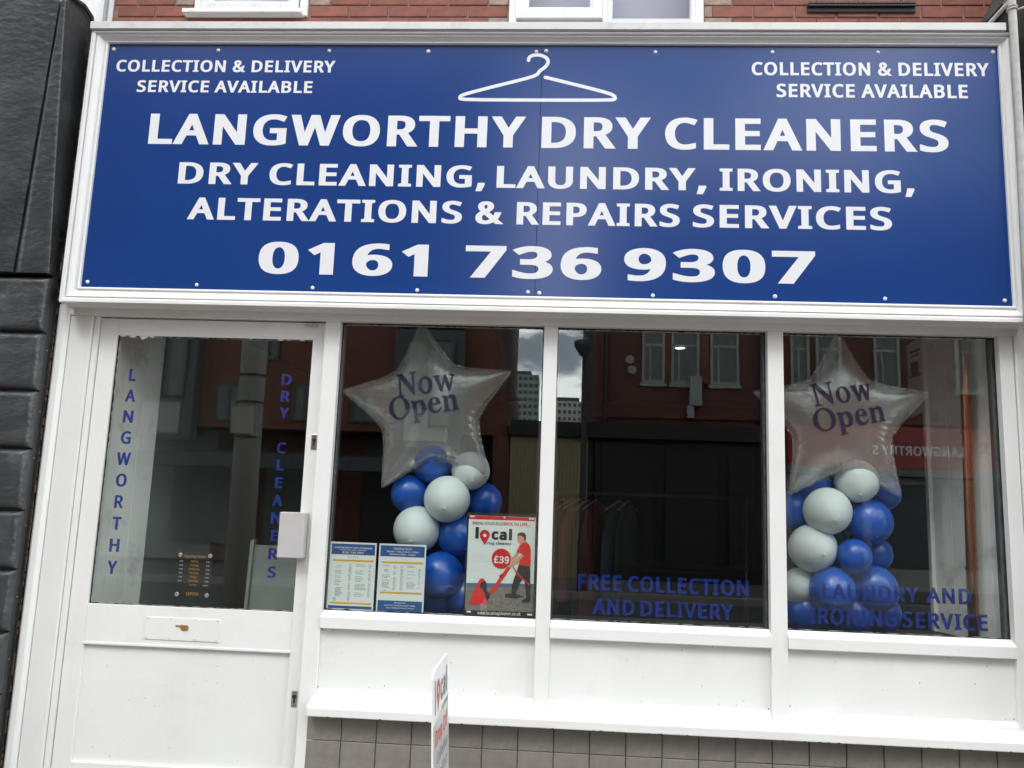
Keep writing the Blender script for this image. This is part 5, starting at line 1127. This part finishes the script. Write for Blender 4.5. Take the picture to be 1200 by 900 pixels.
def opp_window(root, x0, x1, z0, z1, frm, y=FY, split=True, glassm=winfarm):
    w = mb().box(x0, x1, y - .02, y + .05, z0, z0 + .06).box(x0, x1, y - .02, y + .05, z1 - .06, z1).box(x0, x0 + .06, y - .02, y + .05, z0 + .06, z1 - .06).box(x1 - .06, x1, y - .02, y + .05, z0 + .06, z1 - .06)
    if split: w.box((x0 + x1) / 2 - .03, (x0 + x1) / 2 + .03, y - .02, y + .045, z0 + .06, z1 - .06)
    w = w.build('window', frm, root)
    mb().box(x0 + .05, x1 - .05, y - .01, y + .02, z0 + .05, z1 - .05).build('pane', glassm, w)
    if not split and frm is palegrey: mb().box(x0 + .05, x1 - .05, y + .021, y + .04, (z0 + z1) / 2 - .03, (z0 + z1) / 2 + .03).box(x0 + .16, x0 + .2, y + .021, y + .03, z0 + .06, (z0 + z1) / 2 - .03).build('sash_bar', frm, w)
for bx0, bx1 in ((-9.75, -8.30), (-3.70, -2.10), (-15.2, -13.7)):
    for zb_ in (2.75, 5.55, 8.4):
        mb().box(bx0, bx1, FY, FY + .35, zb_, zb_ + 2.7).build('bay', slate, ml)
        opp_window(ml, bx0 + .22, (bx0 + bx1) / 2 - .04, zb_ + 1.0, zb_ + 2.5, slate, FY + .37, False)
        opp_window(ml, (bx0 + bx1) / 2 + .04, bx1 - .22, zb_ + (.45 if bx0 > -5 else 1.0), zb_ + 2.5, slate, FY + .37, False)
        mb().box(bx0 + .3, bx1 - .3, FY + .352, FY + .37, zb_ + .15, zb_ + .85).build('bay_panel', palegrey, ml)
for x0_, x1_, z0_, z1_ in ((-7.93, -7.28, 3.25, 4.15), (-4.70, -4.12, 3.3, 3.95), (-6.1, -5.5, 3.3, 4.2), (-7.0, -6.5, 4.7, 5.6), (-7.93, -7.28, 6.1, 7.2), (-5.6, -4.6, 6.1, 7.2), (-11.8, -11.0, 3.3, 4.4), (-11.8, -11.0, 6.1, 7.2), (-17.6, -16.8, 3.3, 4.4)): opp_window(ml, x0_, x1_, z0_, z1_, slate)
lk = thing('link_wall', 'low single storey link with tan shutter between the two brick buildings opposite', 'building', (0, FY, 0))
mb().box(-1.01, .88, FY - 4, FY - .06, 0, 3.44).build('wall', darkshop, lk)
mb().box(-1.01, 5.12, FY - .05, FY + .12, 3.12, 3.45).build('fascia', darkshop, lk)
for k in range(22): mb().box(-1.0 + k * .08, -1.0 + k * .08 + .072, FY - .059, FY - .02, 0, 3.10).build('shutter_rib', tanrib, lk)
tb = thing('victorian_terrace', 'dark red brick terrace with tall pale windows across the street', 'building', (5, FY, 0))
mb().box(.89, 20, FY - 9, FY, 3.45, 8.6).box(.89, 20, FY - 9, FY - .35, 0, 3.45).build('wall', brickR, tb)
mb().prism([(FY + .1, 8.6), (FY - 9.1, 8.6), (FY - 4.5, 11)], 'x', .8, 20.1).build('roof', slate, tb)
for x0_, x1_ in ((1.94, 2.45), (2.60, 3.24), (3.48, 4.12), (5.28, 5.70), (5.84, 6.40), (7.12, 7.68), (8.9, 9.5), (10.2, 10.8), (12, 12.6)): opp_window(tb, x0_, x1_, 4.40, 6.15, palegrey, split=False); mb().box(x0_ - .04, x1_ + .04, FY - .02, FY + .05, 4.32, 4.395).build('lintel', palegrey, tb)
for x0_, x1_ in ((2.46, 2.59), (3.26, 3.46)): mb().box(x0_, x1_, FY - .01, FY + .04, 4.4, 6.15).build('pier', brickL, tb)
mb().box(.90, 20, FY, FY + .06, 3.60, 3.68).build('string_course', brickL, tb)
mb().box(.90, 20, FY, FY + .05, 6.32, 6.42).build('string_course', brickL, tb)
mb().tube([(1.12, FY + .07, 3.5), (1.12, FY + .07, 8.4)], .05, 10).build('downpipe', darkmetal, tb)
mb().tube([(4.62, FY + .07, 3.5), (4.62, FY + .07, 8.4)], .05, 10).build('downpipe', darkmetal, tb)
for q in range(5): mb().tube([(1.3 + q * .75, FY + .1, 3.5), (1.36 + q * .75, FY + .14, 3.78 - .03 * q), (1.75 + q * .75, FY + .1, 3.55)], .015, 6).build('cable', darkmetal, tb)
mb().box(.92, 5.1, FY - .34, FY - .1, 0, 3.1).build('dark_shopfront', darkshop, tb)
for a in (1.1, 2.5, 3.9): mb().box(a, a + 1.15, FY - .099, FY - .06, .3, 2.9).build('shop_panel', darkcurtain, tb)
mb().box(3.02, 3.27, FY, FY + .18, 3.9, 4.55).box(2.96, 3.1, FY, FY + .14, 3.62, 3.899).build('projecting_box', palegrey, tb)
for k, (x, z) in enumerate(((1.66, 4.92), (1.72, 4.69))): mb().lathe((x, FY, z), [(.10, 0), (.10, .05), (.02, .06)], 18, 'y').build('wall_disc', palegrey, tb)
mb().box(5.14, 11, FY - .34, FY - .1, 0, 2.45).build('pale_shopfront', palegrey, tb)
for a in (5.3, 7.0, 8.7): mb().box(a, a + 1.5, FY - .099, FY - .06, .5, 2.3).build('shop_window', slate, tb)
mb().box(5.13, 11, FY - .1, FY + .16, 2.47, 2.63).build('pale_band', winfarm, tb)
rs = thing('red_shop_sign', 'red shop sign with white lettering across the street', 'shop sign', (7.4, FY, 2.64))
mb().box(5.14, 10.6, FY - .05, FY + .15, 2.64, 3.54).build('sign_panel', signred, rs)
m = flat(); put_text(m, 'LANGWORTHY S', 0, 1.95, 2.93, 3.13, 0, 34, 20, fn=lambda x, z: (8.93 - x, FY + .16, z)); m.build('sign_lettering', signwhite, rs)
def tower(label, x0, x1, z1, y, w1, cols, rows_, off):
    t = thing('tower_block', label, 'tower block', ((x0 + x1) / 2, y, 0))
    mb().box(x0, x1, y - 14, y, -.4, z1).build('wall', w1, t)
    mb().box(x0 + 2, x1 - 3, y - 10, y - 4, z1, z1 + 2.0).build('plant_room', slate, t)
    me = None; dx = (x1 - x0) / cols
    for r in range(rows_):
        for c in range(cols):
            if me is None: me = mb().box(dx * .22, dx * .78, 0, .15, 0, 1.35).mesh('window', slate)
            o = bpy.data.objects.new('window', me); link(o, t); o.location = (x0 + c * dx - (x0 + x1) / 2, 0, z1 - 2.2 - r * 2.75)
TYY = -299.9
tower('green clad tower block far off, the nearer and taller one', -19.0, -6.7, 51, TYY, towergreen, 6, 12, 0)
tower('lower pale grey tower block far off beyond the lamp column', -3.6, 12.5, 42, TYY - 8, towerm, 8, 10, 0)
# ---- street furniture behind the camera
lp_ = thing('lamp_column', 'dark lamp column with a boxy lantern on the far pavement', 'lamp post', (.58, -11.35, 0))
mb().tube([(.58, -11.35, 0), (.58, -11.35, .9), (.57, -11.35, 1.0), (.55, -11.35, 4.55)], [.10, .10, .07, .05], 14).build('post', darkmetal, lp_, smooth=True)
mb().lathe((.52, -11.35, 4.60), [(.06, -.10), (.13, .0), (.19, .12), (.19, .2), (.05, .24)], 8).build('lantern', slate, lp_)
cpst = thing('concrete_pole', 'thick grey concrete pole with a notice strapped to it at the kerb', 'pole', (-3.9, -5.81, 0))
mb().tube([(-3.86, -5.81, 0), (-3.90, -5.81, 2.0), (-3.94, -5.81, 6.5)], [.185, .165, .15], 18).build('pole_shaft', concrete, cpst, smooth=True)
for z in (2.3, 2.75, 3.1): mb().lathe((-3.91, -5.81, z), [(.172, -.012), (.172, .012)], 18).build('strap', darkmetal, cpst)
mb().box(-4.06, -3.78, -5.64, -5.62, 2.34, 2.68).build('notice_plate', skirt, cpst)
